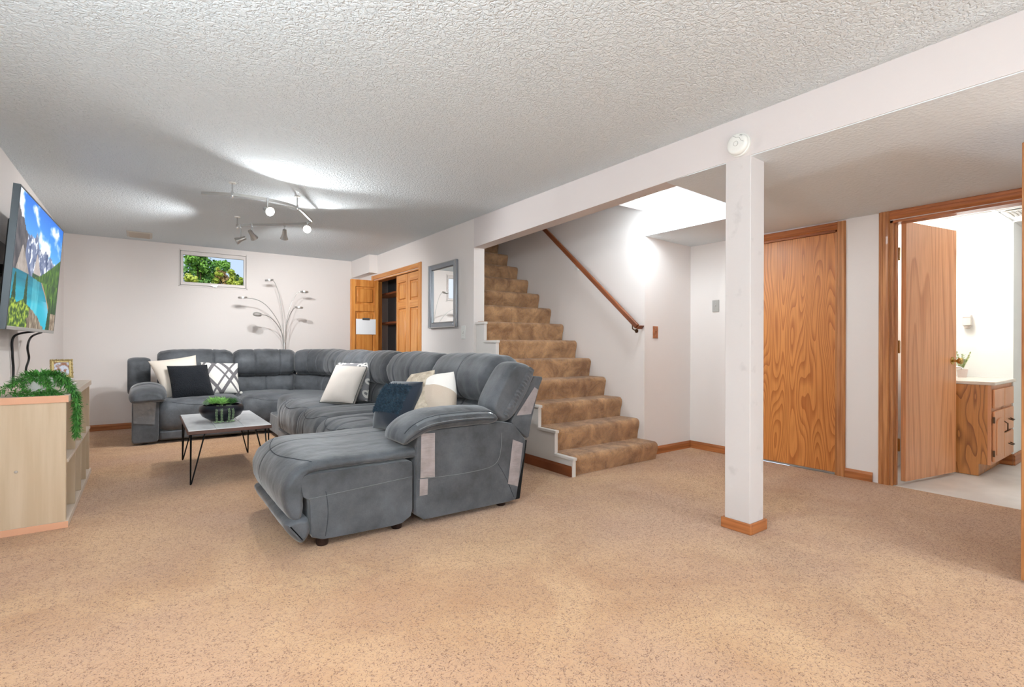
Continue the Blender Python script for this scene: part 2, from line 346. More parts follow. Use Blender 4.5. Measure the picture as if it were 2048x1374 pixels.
def loft(name, prof, frame, s0, s1, m, parent, rend=.06, inset=None, crown=0, wr=(0, 10, 2), endwr=0, grooves=(), n=28, seed=0, tufts=(), label=None, crown_dir=None, resamp=64, keep=False):
    """sweep a closed profile along a path with rolled ends, crown, creases and stitched grooves"""
    pf = [Vector(p) for p in prof] if keep else smoothp(prof, resamp)
    N = len(pf); inset = rend if inset is None else inset
    area = sum(pf[i].x*pf[(i+1) % N].y-pf[(i+1) % N].x*pf[i].y for i in range(N)); sg = 1 if area > 0 else -1
    nr = []
    for i in range(N):
        t = (pf[(i+1) % N]-pf[i-1]); t.normalize(); nr.append(Vector((t.y, -t.x))*sg)
    cen = sum((p for p in pf), Vector((0, 0)))/N
    ss = set()
    for k in range(n+1): ss.add(round(s0+(s1-s0)*k/n, 5))
    for k in range(1, 8):
        e = rend*(1-cos(k/8*pi/2)); ss.add(round(s0+e, 5)); ss.add(round(s1-e, 5))
    for g in grooves:
        for q in (-2.2, -1, -.4, 0, .4, 1, 2.2): 
            v = g[0]+q*g[2]
            if s0 < v < s1: ss.add(round(v, 5))
    ss = sorted(ss); V = []; per = 0; Ls = [0]
    for i in range(N): per += (pf[(i+1) % N]-pf[i]).length; Ls.append(per)
    for s in ss:
        O, D, U = frame(s); e = max(0, min(1, min(s-s0, s1-s)/rend)); ins = inset*(1-math.sqrt(max(0, 1-(1-e)**2)))
        u = (s-s0)/(s1-s0)*2-1; cr = crown*(1-u*u)
        gr = sum(-g[1]*math.exp(-((s-g[0])/g[2])**2) for g in grooves)
        eb = max(0, 1-min(s-s0, s1-s)/.14)
        for i in range(N):
            w = 0
            if wr[0]: w = wr[0]*noise.noise(Vector((s*wr[1], Ls[i]*wr[2], seed*7.3)))+wr[0]*.5*noise.noise(Vector((s*wr[1]*2.3, Ls[i]*wr[2]*2, seed*3.1)))
            if endwr: w += endwr*eb*noise.noise(Vector((s*4, Ls[i]*26, seed*5.7)))
            cf = 1.0
            if crown_dir is not None: cf = max(0, nr[i].dot(Vector(crown_dir)))
            tf = 0
            for (ts, tp, td, tw) in tufts:
                dd = ((s-ts)**2+(pf[i]-Vector(tp)).length_squared)/tw**2
                if dd < 8: tf -= td*math.exp(-dd)
            if keep:
                cv = pf[i]-cen; p = pf[i]-cv.normalized()*min(ins, cv.length*.5)+nr[i]*(gr+w)
            else: p = pf[i]+nr[i]*(-ins+cr*cf+gr+w+tf)
            V.append(O+D*p.x+U*p.y)
    b = MB(); R = len(ss)
    F = [(a*N+i, a*N+(i+1) % N, (a+1)*N+(i+1) % N, (a+1)*N+i) for a in range(R-1) for i in range(N)]
    F.append(tuple(range(N))[::-1]); F.append(tuple((R-1)*N+i for i in range(N)))
    b.add(V, F)
    o = b.build(name, m, parent, smooth='all', label=label)
    for pl in o.data.polygons:
        if len(pl.vertices) > 4: pl.use_smooth = False
    def surf(s, t, off=.0):
        """point on surface at path s, profile fraction t"""
        a = min(range(R), key=lambda k: abs(ss[k]-s)); a2 = min(R-1, a+1) if ss[a] <= s else max(0, a-1)
        f = 0 if a2 == a else (s-ss[a])/(ss[a2]-ss[a]); i = int(t*N) % N; j = (i+1) % N; ft = t*N-int(t*N)
        g = lambda q, i_: Vector(V[q*N+i_])
        p = (g(a, i)*(1-ft)+g(a, j)*ft)*(1-f)+(g(a2, i)*(1-ft)+g(a2, j)*ft)*f
        O, D, U = frame(s); nn_ = D*nr[i].x+U*nr[i].y
        return p+nn_*off
    def tof(pt):
        q = Vector(pt); return min(range(N), key=lambda i: (pf[i]-q).length)/N
    o_surf = (o, surf, tof)
    return o_surf
def frX(y, z=0, d=(0, -1, 0)):      # sweep along +X
    return lambda s: (Vector((s, y, z)), Vector(d), Vector((0, 0, 1)))
def frY(x, z=0, d=(1, 0, 0)):       # sweep along +Y ; profile x = world X offset
    return lambda s: (Vector((x, s, z)), Vector(d), Vector((0, 0, 1)))
def seam(name, pts, parent, m=None, r=.0022):
    return MB().tube(pts, r, 5).build(name, m or M['seam'], parent, smooth='all')

# ================================================================== ROOM SHELL
XL, XR, YF, H0 = -.79, 2.79, 8.03, 2.40
st('floor', MB().box(-.9, -2.7, -.1, 4.67, 8.1, 0), M['carpet'], 'tan plush carpet covering the whole basement floor', 'carpet')
b = MB(); b.box(4.67, -.9, -.1, 7.6, 2.2, -.003); st('floor', b, M['bathfloor'], 'white vinyl floor inside the bathroom', 'floor')
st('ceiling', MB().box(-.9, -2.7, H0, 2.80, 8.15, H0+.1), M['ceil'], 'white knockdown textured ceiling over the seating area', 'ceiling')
st('wall_left', MB().box(XL-.1, -2.7, 0, XL, 8.15, H0), M['wall'], 'off-white left wall behind the television', 'wall')
b = MB()
wx0, wx1, wz0, wz1 = .375, 1.16, 1.862, 2.325
b.box(XL-.1, YF, 0, wx0, YF+.12, H0).box(wx1, YF, 0, 3.45, YF+.12, H0).box(wx0, YF, 0, wx1, YF+.12, wz0).box(wx0, YF, wz1, wx1, YF+.12, H0)
st('wall_back', b, M['wall'], 'off-white far wall with the small high window', 'wall')
st('wall_front', MB().box(-.9, -2.8, 0, 4.9, -2.7, H0), M['wall'], 'off-white wall behind the viewer', 'wall')
# right wall of the seating area, with closet opening
CY0, CY1, CZ = 5.815, 7.385, 2.04
b = MB(); b.box(XR, 4.518, 0, 2.92, CY0, H0).box(XR, CY1, 0, 2.92, YF, H0).box(XR, CY0, CZ, 2.92, CY1, H0)
st('wall_right', b, M['wall'], 'off-white wall with closet, framed mirror and light switch', 'wall')
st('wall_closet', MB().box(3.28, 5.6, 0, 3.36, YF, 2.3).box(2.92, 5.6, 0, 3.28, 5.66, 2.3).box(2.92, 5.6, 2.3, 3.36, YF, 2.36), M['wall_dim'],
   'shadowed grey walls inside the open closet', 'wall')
# beam with slightly sagging underside
def beamz(y): return 2.165 if y < 1.9 else 2.165-.062*(y-1.9)/2.42
b = MB()
for y0, y1 in ((-2.7, 1.9), (1.9, 4.518)):
    z0, z1 = beamz(y0), beamz(y1)
    b.add([(XR-.001, y0, z0), (2.92, y0, z0), (2.92, y1, z1), (XR-.001, y1, z1), (XR-.001, y0, H0), (2.92, y0, H0), (2.92, y1, H0), (XR-.001, y1, H0)],
          [(0, 3, 2, 1), (4, 5, 6, 7), (0, 1, 5, 4), (1, 2, 6, 5), (2, 3, 7, 6), (3, 0, 4, 7)])
st('ceiling_beam', b, M['beam'], 'long off-white boxed beam running overhead to the stairs', 'beam')
# soffit right of beam: slopes 2.165 -> 2.118
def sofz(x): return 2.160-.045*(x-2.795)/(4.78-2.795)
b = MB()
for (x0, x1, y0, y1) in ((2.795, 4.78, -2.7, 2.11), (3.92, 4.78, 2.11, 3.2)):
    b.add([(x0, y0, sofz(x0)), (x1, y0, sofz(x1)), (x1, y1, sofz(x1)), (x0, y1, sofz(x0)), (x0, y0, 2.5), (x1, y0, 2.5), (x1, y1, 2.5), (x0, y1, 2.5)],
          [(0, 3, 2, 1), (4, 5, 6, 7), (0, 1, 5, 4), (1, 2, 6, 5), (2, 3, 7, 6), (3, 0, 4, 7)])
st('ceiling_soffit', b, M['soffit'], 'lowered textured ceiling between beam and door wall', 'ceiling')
st('ceiling_well', MB().box(2.92, 2.11, 2.375, 3.92, 3.2, 2.47), M['beam'], 'small raised ceiling recess in front of the stairs', 'ceiling')
# stairwell
b = MB(); b.box(3.92, 3.2, 0, 4.0, 6.7, 4.6)
st('wall_stair_right', b, M['wall'], 'off-white stairwell wall carrying the handrail', 'wall')
st('wall_stair_left', MB().box(2.80, 3.12, 2.47, 2.92, 6.7, 4.6).box(2.80, 4.518, 2.41, 2.92, 6.7, 2.47), M['wall'], 'left wall of the stairwell above the beam', 'wall')
st('wall_stair_header', MB().box(2.92, 3.12, 2.47, 3.92, 3.2, 4.6), M['wall'], 'header wall above the recess facing up the stairs', 'wall')
st('wall_stair_end', MB().box(2.92, 6.62, 2.37, 3.92, 6.7, 4.6), M['wall'], 'wall closing the top of the stairwell', 'wall')
st('ceiling_stair', MB().box(2.80, 3.12, 4.6, 4.0, 6.7, 4.7), M['wall'], 'ceiling high above the stairs', 'ceiling')
st('floor_upper', MB().box(2.925, 6.14, 2.60, 3.915, 6.62, 2.66), M['stair'], 'carpeted landing at the top of the stairs', 'floor')
st('wall_landing', MB().box(4.0, 3.2, 0, 4.66, 3.3, 2.3), M['wall'], 'short wall right of the stairs holding the wooden switch plate', 'wall')
# door wall X=4.66, openings: closed door 1.80..2.56 ; bath door .68..1.44
D1a, D1b, D2a, D2b, DZ = 1.80, 2.56, .675, 1.435, 2.045
b = MB(); b.box(4.66, D1b, 0, 4.78, 3.3, 2.3).box(4.66, D2b, 0, 4.78, D1a, 2.3).box(4.66, -2.7, 0, 4.78, D2a, 2.3)
b.box(4.66, D1a, DZ, 4.78, D1b, 2.3).box(4.66, D2a, DZ, 4.78, D2b, 2.3)
st('wall_doors', b, M['wall'], 'off-white wall with the oak door and bathroom doorway', 'wall')
st('wall_near_right', MB().box(3.99, .12, 0, 4.66, .22, 2.16), M['wall'], 'short partition at the right edge carrying a wooden door', 'wall')
# closed space behind door 1
st('wall_storage', MB().box(4.86, 1.62, 0, 4.92, 2.7, 2.3), M['darkvoid'], 'dark storage wall behind the closed oak door', 'wall')
# bulkhead far right corner
st('wall_bulkhead', MB().box(2.665, 7.24, 2.135, XR, YF, H0), M['wall'], 'boxed bulkhead in the far right ceiling corner', 'wall')
# bathroom shell
b = MB(); b.box(4.78, 1.62, 0, 6.35, 1.70, 2.3).box(6.35, 1.02, 0, 6.45, 1.70, 2.3).box(6.45, 1.02, 0, 7.3, 1.10, 2.3).box(7.3, -.7, 0, 7.4, 1.1, 2.3).box(4.78, -.8, 0, 7.4, -.7, 2.3)
st('wall_bathroom', b, M['bathwall'], 'bright white bathroom walls seen through the open door', 'wall')
bc = thing('bathroom_ceiling', (5.9, .5, 2.2), 'white drop ceiling with tiles inside the bathroom', 'ceiling', kind='structure')
ty = [-.7, -.19, .42, 1.03, 1.62]; tx = [4.78, 5.1, 5.71, 6.32, 6.93, 7.3]
mt = mat('ceiling_tile', (236, 234, 230), .9, bump=.3, bscale=120, bdist=.002)
for i in range(len(tx)-1):
    for j in range(len(ty)-1):
        if i == 1 and j == 1 and False: continue
        MB().box(tx[i]+.01, ty[j]+.01, 2.206, tx[i+1]-.01, ty[j+1]-.01, 2.22).build('ceiling_tile', mt, bc)
for x in tx: MB().box(x-.012, -.7, 2.196, x+.012, 1.62, 2.204).build('grid_bar', M['white'], bc)
for y in ty: MB().box(4.78, y-.012, 2.1965, 7.3, y+.012, 2.2035).build('grid_bar', M['white'], bc)

# baseboards
def baseb(name, x0, y0, x1, y1, h=.075, t=.014, label=None, m='base'):
    b = MB(); d = Vector((x1-x0, y1-y0, 0)); L_ = d.length; d.normalize(); nrm = Vector((d.y, -d.x, 0))
    prof = [(0, 0), (t, 0), (t, h-.02), (t*.55, h-.008), (t*.4, h), (0, h)]
    v = []
    for s in (0, L_):
        for p in prof: q = Vector((x0, y0, 0))+d*s+nrm*p[0]; v.append((q.x, q.y, p[1]))
    n = len(prof); b.add(v, [tuple(range(n)), tuple(range(n, 2*n))[::-1]]+[(i, n+i, n+(i+1) % n, (i+1) % n) for i in range(n)])
    return st(name, b, M[m], label, 'baseboard')
baseb('baseboard_back', XL, YF-.001, XR, YF-.001, label='oak baseboard along the far wall')
baseb('baseboard_landing', 3.92, 3.199, 4.66, 3.199, label='oak baseboard on the short wall right of the stairs')
baseb('baseboard_doors', 4.659, 3.2, 4.659, D1b+.06, label='oak baseboard left of the closed oak door')
baseb('baseboard_between', 4.659, D1a-.06, 4.659, D2b+.11, label='short oak baseboard between the two right doors')
baseb('baseboard_right', 2.789, 5.75, 2.789, 4.518, label='oak baseboard under the framed mirror')
b = baseb('baseboard_bathroom', 6.349, 1.62, 6.349, 1.02, h=.1, label='oak baseboard on the bathroom wall beside the vanity')
baseb('baseboard_bathroom_far', 6.349, 1.019, 7.3, 1.019, h=.1, label='oak baseboard turning the bathroom corner')
baseb('baseboard_left', -.789, -2.7, -.789, 8.03, label='oak baseboard along the television wall')

# casings (moulded boards)
def casing(name, x, ya, yb, zt, w, label, depth=.018, mv='casing', mh='casingh', face=-1):
    t = thing(name, (x, (ya+yb)/2, 0), label, 'door frame', kind='structure')
    def board(y0, y1, z0, z1, vert, flip):
        # stepped profile across the width
        steps = [(0, .6), (.12, 1), (.34, .72), (.6, .72), (.64, .9), (.88, .9), (1, .45)]
        b = MB(); 
        for (a, h1), (c, h2) in zip(steps, steps[1:]):
            if vert:
                q0, q1 = (y0+(y1-y0)*a, y0+(y1-y0)*c) if not flip else (y1-(y1-y0)*a, y1-(y1-y0)*c)
                X0 = x; X1 = x+face*depth*h1; X2 = x+face*depth*h2
                b.add([(X0, q0, z0), (X1, q0, z0), (X2, q1, z0), (X0, q1, z0), (X0, q0, z1), (X1, q0, z1), (X2, q1, z1), (X0, q1, z1)],
                      [(0, 1, 2, 3), (4, 7, 6, 5), (0, 4, 5, 1), (1, 5, 6, 2), (2, 6, 7, 3), (3, 7, 4, 0)])
            else:
                q0, q1 = z0+(z1-z0)*a, z0+(z1-z0)*c
                X0 = x; X1 = x+face*depth*h1; X2 = x+face*depth*h2
                b.add([(X0, y0, q0), (X1, y0, q0), (X2, y0, q1), (X0, y0, q1), (X0, y1, q0), (X1, y1, q0), (X2, y1, q1), (X0, y1, q1)],
                      [(0, 1, 2, 3), (4, 7, 6, 5), (0, 4, 5, 1), (1, 5, 6, 2), (2, 6, 7, 3), (3, 7, 4, 0)])
        return b
    board(ya-w, ya, 0, zt+w, True, True).build('side_casing', M[mv], t)
    board(yb, yb+w, 0, zt+w, True, False).build('side_casing', M[mv], t)
    board(ya, yb, zt, zt+w, False, False).build('head_casing', M[mh], t)
    return t
c1 = casing('door_frame', 4.66, D1a, D1b, DZ, .062, 'moulded oak frame around the closed oak door')
MB().box(4.661, D1a-.005, 0, 4.775, D1a+.018, DZ).box(4.661, D1b-.018, 0, 4.775, D1b+.005, DZ).build('side_jamb', M['casing'], c1)
MB().box(4.661, D1a, DZ-.018, 4.775, D1b, DZ).build('head_jamb', M['casingh'], c1)
d1 = thing('door_1', (4.70, 2.18, 0), 'closed flat oak slab door right of the white post', 'door', kind='structure')
MB().box(4.672, D1a+.02, .018, 4.706, D1b-.02, DZ-.02).build('door_slab', M['oak'], d1, bevel=.002)
MB().box(4.69, D1a+.02, .001, 4.70, D1b-.02, .022).build('door_sweep', M['switchgrey'], d1)
c2 = casing('door_frame', 4.66, D2a, D2b, DZ+.005, .072, 'moulded oak frame around the open bathroom doorway')
MB().box(4.661, D2b-.018, 0, 4.775, D2b+.006, DZ).build('side_jamb', M['casing'], c2)
MB().box(4.661, D2a-.005, 0, 4.775, D2a+.018, DZ).build('side_jamb', M['casing'], c2)
MB().box(4.661, D2a, DZ-.018, 4.775, D2b, DZ).build('head_jamb', M['casingh'], c2)
MB().box(4.70, D2b-.03, 0, 4.735, D2b-.018, DZ-.02).build('door_stop', M['casing'], c2)
# bathroom door, hinge near (4.79,1.405) swinging into bath
hx, hy = 4.79, 1.402; ex, ey = 5.50, 1.262
dv = Vector((ex-hx, ey-hy, 0)).normalized(); nv = Vector((-dv.y, dv.x, 0))
d2 = thing('door_2', (hx, hy, 0), 'open orange-brown flush bathroom door standing inside the doorway', 'door', kind='structure')
dl = .73; ctr = Vector((hx, hy, 0))+dv*(dl/2)
M['oakbath2'] = M['oakbath']
MB().obox(ctr+nv*(-.0175)*1+Vector((0, 0, 1.034)), dv*dl/2, nv*.0175, (0, 0, 1.012)).build('door_slab', M['oakbath'], d2, bevel=.002)
for z in (1.80, 1.07, .30):
    hg = MB().obox(Vector((hx-.013, hy+.006, z)), (.016, 0, 0), (0, .0025, 0), (0, 0, .045)).build('hinge', M['brass'], d2)
    MB().lathe([(.007, -.05), (.007, .05)], (hx-.002, hy+.012, z), n=10).build('hinge_pin', M['brass'], hg, smooth=True)
kp = Vector((hx, hy, .955))+dv*(dl-.06)
for sd in (-1,):
    n2 = -nv
    k = MB().lathe([(.032, 0), (.032, .004), (.024, .008), (.012, .012), (.011, .032), (.02, .04), (.027, .052), (.027, .062), (.02, .07), (.004, .072)], kp+n2*.035, n2, 20).build('door_knob', M['brass'], d2, smooth=True)
# wooden door at the right edge
p0 = Vector((3.24, .495, 0)); p1 = Vector((3.985, .24, 0)); dd = (p1-p0).normalized(); dn = Vector((-dd.y, dd.x, 0))
d3 = thing('door_3', (3.985, .24, 0), 'brown wooden door edge at the right border of the view', 'door', kind='structure')
MB().obox((p0+p1)/2-dn*.0175+Vector((0, 0, 1.01)), dd*(p1-p0).length/2, dn*.0175, (0, 0, 1.0)).build('door_slab', M['casing'], d3, bevel=.004)

# post
px0, px1, py0, py1 = 2.79, 2.94, 1.525, 1.68
st('support_post', MB().box(px0, py0, 0, px1, py1, 2.17), M['post'], 'square off-white post supporting the beam', 'post', bevel=.004)
pb = thing('baseboard_post', (2.865, 1.6, 0), 'oak skirting wrapped around the foot of the white post', 'baseboard', kind='structure')
t_ = .016
for (x0, y0, x1, y1) in ((px0-t_, py0-t_, px0, py1+t_), (px1, py0-t_, px1+t_, py1+t_), (px0, py0-t_, px1, py0), (px0, py1, px1, py1+t_)):
    MB().box(x0, y0, 0, x1, y1, .062).build('skirting_board', M['base'], pb, bevel=.005)

# ------------------------------------------------------------------ staircase
NS = 14; RUN = .222; RISE = .1925
def ynose(k): return 3.035+RUN*(k-1)
def ztop(k): return .165+RISE*(k-1)
sr = thing('staircase', (3.37, 3.04, 0), 'straight staircase wrapped in brown shag carpet climbing to the upper floor', 'staircase')
SXa, SXb = 2.842, 3.915
for k in range(1, NS+1):
    y, z = ynose(k), ztop(k); zl = ztop(k-1) if k > 1 else 0; yn = ynose(k+1)
    prof = [(yn+.055, z), (y+.045, z)]
    for a in range(0, 96, 12):   # soft rounded nose
        t = radians(90+a*1.0); prof.append((y+.045+.045*cos(t), z-.045+.045*sin(t)))
    prof += [(y+.006, z-.08), (y+.018, z-.12), (y+.028, zl-.01 if k > 1 else 0.001), (y+.055, zl-.01 if k > 1 else 0.001), (yn+.055, z-.03)]
    # subdivide along X with tiny wobble for shag
    n = 26; b = MB(); V = []; m_ = len(prof)
    for i in range(n+1):
        x0_ = SXa if k < 8 else 2.925; x = x0_+(SXb-x0_)*i/n
        for (py, pz) in prof:
            w = .004*noise.noise(Vector((x*9, py*12+k*3, pz*12)))
            V.append((x, py-abs(w) if py < yn else py, pz+w*.8 if pz > .01 else pz))
    F = [(a*m_+i, a*m_+(i+1) % m_, (a+1)*m_+(i+1) % m_, (a+1)*m_+i) for a in range(n) for i in range(m_)]
    F += [tuple(range(m_)), tuple(n*m_+i for i in range(m_))]
    b.add(V, F); b.build('stair_step', M['stair'], sr, smooth=True)
# stringer wall under open part + caps
poly = [(3.022, 0.0)]
for k in range(1, 8):
    poly += [(ynose(k)-.012, ztop(k)-.03), (ynose(k+1)-.012, ztop(k)-.03)] if k < 7 else [(ynose(k)-.012, ztop(k)-.03), (4.517, ztop(k)-.03)]
poly += [(4.517, 0)]
poly[0] = (ynose(1)-.012, 0)
MB().prism(poly, 2.822, 2.84, 'X').build('stringer', M['trimwhite'], sr)
for k in range(1, 8):
    y1 = ynose(k+1)-.012 if k < 7 else 4.517
    MB().box(2.805, ynose(k)-.03, ztop(k)-.03, 2.846, y1+.004, ztop(k)-.006).build('stringer_cap', M['trimwhite'], sr, bevel=.003)
    zb = ztop(k-1)-.006 if k > 1 else 0
    MB().box(2.812, ynose(k)-.013, zb, 2.846, ynose(k)-.002, ztop(k)-.03).build('stringer_strip', M['trimwhite'], sr)
baseb('baseboard_stairs', 2.821, 4.517, 2.821, 3.03, h=.085, m='oakrail', label='dark oak baseboard under the white stair stringer')
# handrail
hr = thing('handrail', (3.87, 3.9, 1.8), 'brown wooden handrail sloping up the stairwell wall', 'handrail')
ra, rb = Vector((3.855, 3.235, 1.255)), Vector((3.855, 5.3, 1.255+(5.3-3.235)*.853))
dr = (rb-ra).normalized(); up = Vector((0, -dr.z, dr.y))
MB().obox((ra+rb)/2, dr*(rb-ra).length/2, (.017, 0, 0), up*.024).build('rail', M['oakrail'], hr, bevel=.008)
for f in (.02, .42, .8):
    c = ra.lerp(rb, f)-up*.03
    bk = MB().tube([c+Vector((0, 0, .008)), c+Vector((.0, 0, -.03)), c+Vector((.05, 0, -.05)), c+Vector((.063, 0, -.05))], .006, 8).build('rail_bracket', M['bronze'] if f < .1 else M['white'], hr, smooth=True)
    MB().lathe([(.02, 0), (.02, .006)], c+Vector((.057, 0, -.05)), (1, 0, 0), 14).build('bracket_plate', M['bronze'] if f < .1 else M['white'], bk)
ec = ra
MB().obox(ra+Vector((.03, -.012, -.005)), (.034, 0, 0), (0, .012, 0), up*.022).build('rail_return', M['oakrail'], hr, bevel=.006)

# ------------------------------------------------------------------ window 1 and outdoors
w1 = thing('window_1', (.77, YF, 1.86), 'small high basement window showing trees and sky', 'window', kind='structure')
fo = MB(); a, c_, e, g = wx0, wx1, wz0, wz1
MB().box(a, YF+.02, e, c_, YF+.10, e+.03).box(a, YF+.02, g-.03, c_, YF+.1, g).box(a, YF+.02, e, a+.02, YF+.1, g).box(c_-.02, YF+.02, e, c_, YF+.1, g).build('outer_frame', M['white'], w1, bevel=.003)
gx0, gx1, gz0, gz1 = .413, 1.129, 1.907, 2.268
sh = MB().box(a+.006, YF-.006, e+.006, c_-.006, YF+.03, gz0).box(a+.006, YF-.006, gz1, c_-.006, YF+.03, g-.006).box(a+.006, YF-.006, gz0, gx0, YF+.03, gz1).box(gx1, YF-.006, gz0, c_-.006, YF+.03, gz1)
sh.build('sash', mat('sash_paint', (226, 217, 212), .5), w1, bevel=.002)
MB().box(gx0, YF+.015, gz0, gx1, YF+.019, gz1).build('pane', M['glassw'], w1)
MB().box(gx0-.004, YF-.008, gz0-.004, gx1+.004, YF-.004, gz0).box(gx0-.004, YF-.008, gz1, gx1+.004, YF-.004, gz1+.004).box(gx0-.004, YF-.008, gz0, gx0, YF-.004, gz1).box(gx1, YF-.008, gz0, gx1+.004, YF-.004, gz1).build('glazing_bead', M['switchgrey'], w1)
lt = MB().box(.735, YF-.018, 1.868, .805, YF-.006, 1.882).build('latch_plate', M['nickel'], w1)
MB().box(.755, YF-.04, 1.850, .795, YF-.012, 1.870).build('latch_handle', M['chrome'], lt, bevel=.004)
for x in (wx0-.004, wx1+.001):
    MB().box(x, YF-.007, wz0, x+.003, YF, wz1+.02).build('edge_bead', M['switchgrey'], w1)
b = MB().box(wx0-.016, YF-.005, wz0-.02, wx1+.016, YF, wz0-.002).box(wx0-.02, YF-.005, wz0-.02, wx0-.005, YF, wz1).box(wx1+.005, YF-.005, wz0-.02, wx1+.02, YF, wz1); b.build('trim', M['wall'], w1, bevel=.002)
# lawn slope outside
b = MB(); b.add([(-12, 8.4, 1.69), (16, 8.4, 1.69), (16, 80, 1.69), (-12, 80, 1.69)], [(0, 1, 2, 3)])
b.build('lawn', mat('lawn', (120, 130, 60), .9, var=(170, 150, 90), vscale=3), label='grassy slope outside the basement window', cat='lawn', kind='stuff')
mg = [mat('pine_green', (64, 110, 40), .6, var=(120, 168, 66), vscale=3), mat('dark_green', (40, 72, 44), .6, var=(88, 120, 50), vscale=3), mat('yellow_green', (140, 160, 56), .6, var=(180, 190, 80), vscale=3), mat('brown_shrub', (110, 88, 56), .7, var=(150, 124, 66), vscale=3)]
mtk = mat('bark', (90, 68, 50), .9)
def tree(name, x, y, z, h, r, m, label, lobes=14, leaves=1400, ls=.07, trunk=True, cat='tree'):
    t = thing(name, (x, y, z), label, cat)
    L_ = []
    for i in range(lobes):
        a = random.random()*2*pi; q = random.random()**.5; zz = random.random()
        L_.append((Vector((cos(a)*q*r*(1.1-.6*zz), sin(a)*q*r*(1.1-.6*zz), h*(.25+.7*zz))), r*(.28+.3*random.random())*(1.1-.4*zz)))
    b = MB()
    for i in range(leaves):
        c, lr = random.choice(L_); d = Vector([random.gauss(0, 1) for _ in range(3)]).normalized(); p = c+d*lr*(.6+.45*random.random())
        u = Vector([random.gauss(0, 1) for _ in range(3)]).normalized(); w = u.cross(d).normalized() if abs(u.dot(d)) < .99 else u.orthogonal(); s_ = ls*(.6+.8*random.random())
        q = Vector((x, y, z))+p
        b.add([q-u*s_, q+w*s_*.6, q+u*s_, q-w*s_*.6], [(0, 1, 2, 3)])
    b.build('foliage', m, t, kind='stuff', fix=False)
    k = MB()
    pts = [(x+.05*sin(i), y, z-.2+h*.9*i/5) for i in range(6)]; k.tube(pts, [r*.07*(1-i/7) for i in range(6)], 8)
    k.build('trunk', mtk, t, smooth=True)
    for c, lr in L_[:6]:
        MB().tube([(x, y, z+h*.35), (x+c.x*.5, y+c.y*.5, z+c.z*.75), (x+c.x, y+c.y, z+c.z)], [r*.03, r*.02, r*.01], 5).build('branch', mtk, t)
G0 = 1.7
tree('pine_tree', 1.22, 16.5, G0, 2.05, .52, mg[0], 'tall bright green pine at the left of the window view', 22, 3600, .045)
tree('pine_tree', 1.80, 17.2, G0, 2.0, .34, mg[0], 'narrower green pine right of the tall bright one outside', 14, 2000, .045)
tree('pine_tree', 1.36, 18.6, G0, 1.9, .55, mg[1], 'dark bluish tree between the two pines outside', 14, 1800, .05)
tree('dark_tree', 2.52, 18.5, G0, 1.9, .36, mg[1], 'dark green tree at the right end of the window view', 14, 1800, .05)
tree('brown_tree', 1.72, 16.0, G0, 1.55, .34, mg[3], 'low brownish spreading tree in the middle of the window view', 14, 1800, .04)
tree('round_shrub', 1.50, 15.0, G0, 1.5, .17, mg[2], 'upright yellow-green shrub in the centre of the window view', 8, 900, .03, cat='shrub')
tree('round_shrub', 1.82, 15.2, G0, 1.36, .22, mg[2], 'round yellow-green bush at lower right of the window view', 9, 1200, .03, cat='shrub')
tree('round_shrub', .98, 15.0, G0, 1.42, .30, mg[2], 'olive bush at lower left of the window view', 10, 1500, .035, cat='shrub')
tree('round_shrub', 2.06, 14.6, G0, 1.25, .16, mg[2], 'small bright bush at the lower right window corner', 8, 800, .03, cat='shrub')

# ------------------------------------------------------------------ closet: casing, bifold doors, shelves
cc = casing('closet_frame', XR, CY0, CY1, CZ+.005, .065, 'light wooden frame around the closet opening', mv='pine', mh='pineh')
MB().box(XR+.001, CY0-.004, 0, 2.915, CY0+.016, CZ).box(XR+.001, CY1-.016, 0, 2.915, CY1+.004, CZ).build('side_jamb', M['pinedark'], cc)
MB().box(XR+.001, CY0, CZ-.016, 2.915, CY1, CZ).build('head_jamb', M['pineh'], cc)
def leaf(t, O, u, n, w, mv, mh, top=2.015, stile=.06):
    """panelled leaf: O bottom corner, u along width, n outward normal"""
    O = Vector(O); u = Vector(u); n = Vector(n); Z = Vector((0, 0, 1)); th = .014
    def bx(a0, a1, z0, z1, d0, d1):
        c = O+u*((a0+a1)/2)+n*((d0+d1)/2)+Z*((z0+z1)/2); return MB().obox(c, u*(abs(a1-a0)/2), n*(abs(d1-d0)/2), Z*((z1-z0)/2))
    bx(0, stile, .02, top, 0, 2*th).build('stile', M[mv], t, bevel=.002)
    bx(w-stile, w, .02, top, 0, 2*th).build('stile', M[mv], t, bevel=.002)
    for z0, z1 in ((top-.10, top), (1.56, 1.66), (.8, .9), (.02, .2)):
        bx(stile, w-stile, z0, z1, 0, 2*th).build('rail', M[mh], t, bevel=.002)
    for z0, z1 in ((1.66, top-.10), (.9, 1.56), (.2, .8)):
        bx(stile, w-stile, z0, z1, .002, .008).build('panel', M[mv], t)
        bx(stile+.025, w-stile-.025, z0+.03, z1-.03, .006, 2*th-.002).build('raised_panel', M[mv], t, bevel=.009, seg=1)
bf = thing('bifold_door', (2.82, 6.2, 0), 'closed panelled pine bifold door covering the near half of the closet', 'door')
leaf(bf, (2.835, CY0+.02, 0), (0, 1, 0), (-1, 0, 0), .365, 'pine', 'pineh')
leaf(bf, (2.835, CY0+.392, 0), (0, 1, 0), (-1, 0, 0), .365, 'pine', 'pineh')
bf = thing('bifold_door', (2.6, 7.27, 0), 'folded open pine bifold door sticking out from the closet, paper taped on', 'door')
leaf(bf, (2.405, 7.27, 0), (1, 0, 0), (0, -1, 0), .405, 'pinedark', 'pinedark', top=2.02)
leaf(bf, (2.405, 7.305, 0), (1, .02, 0), (0, -1, 0), .405, 'pine', 'pine', top=2.02)
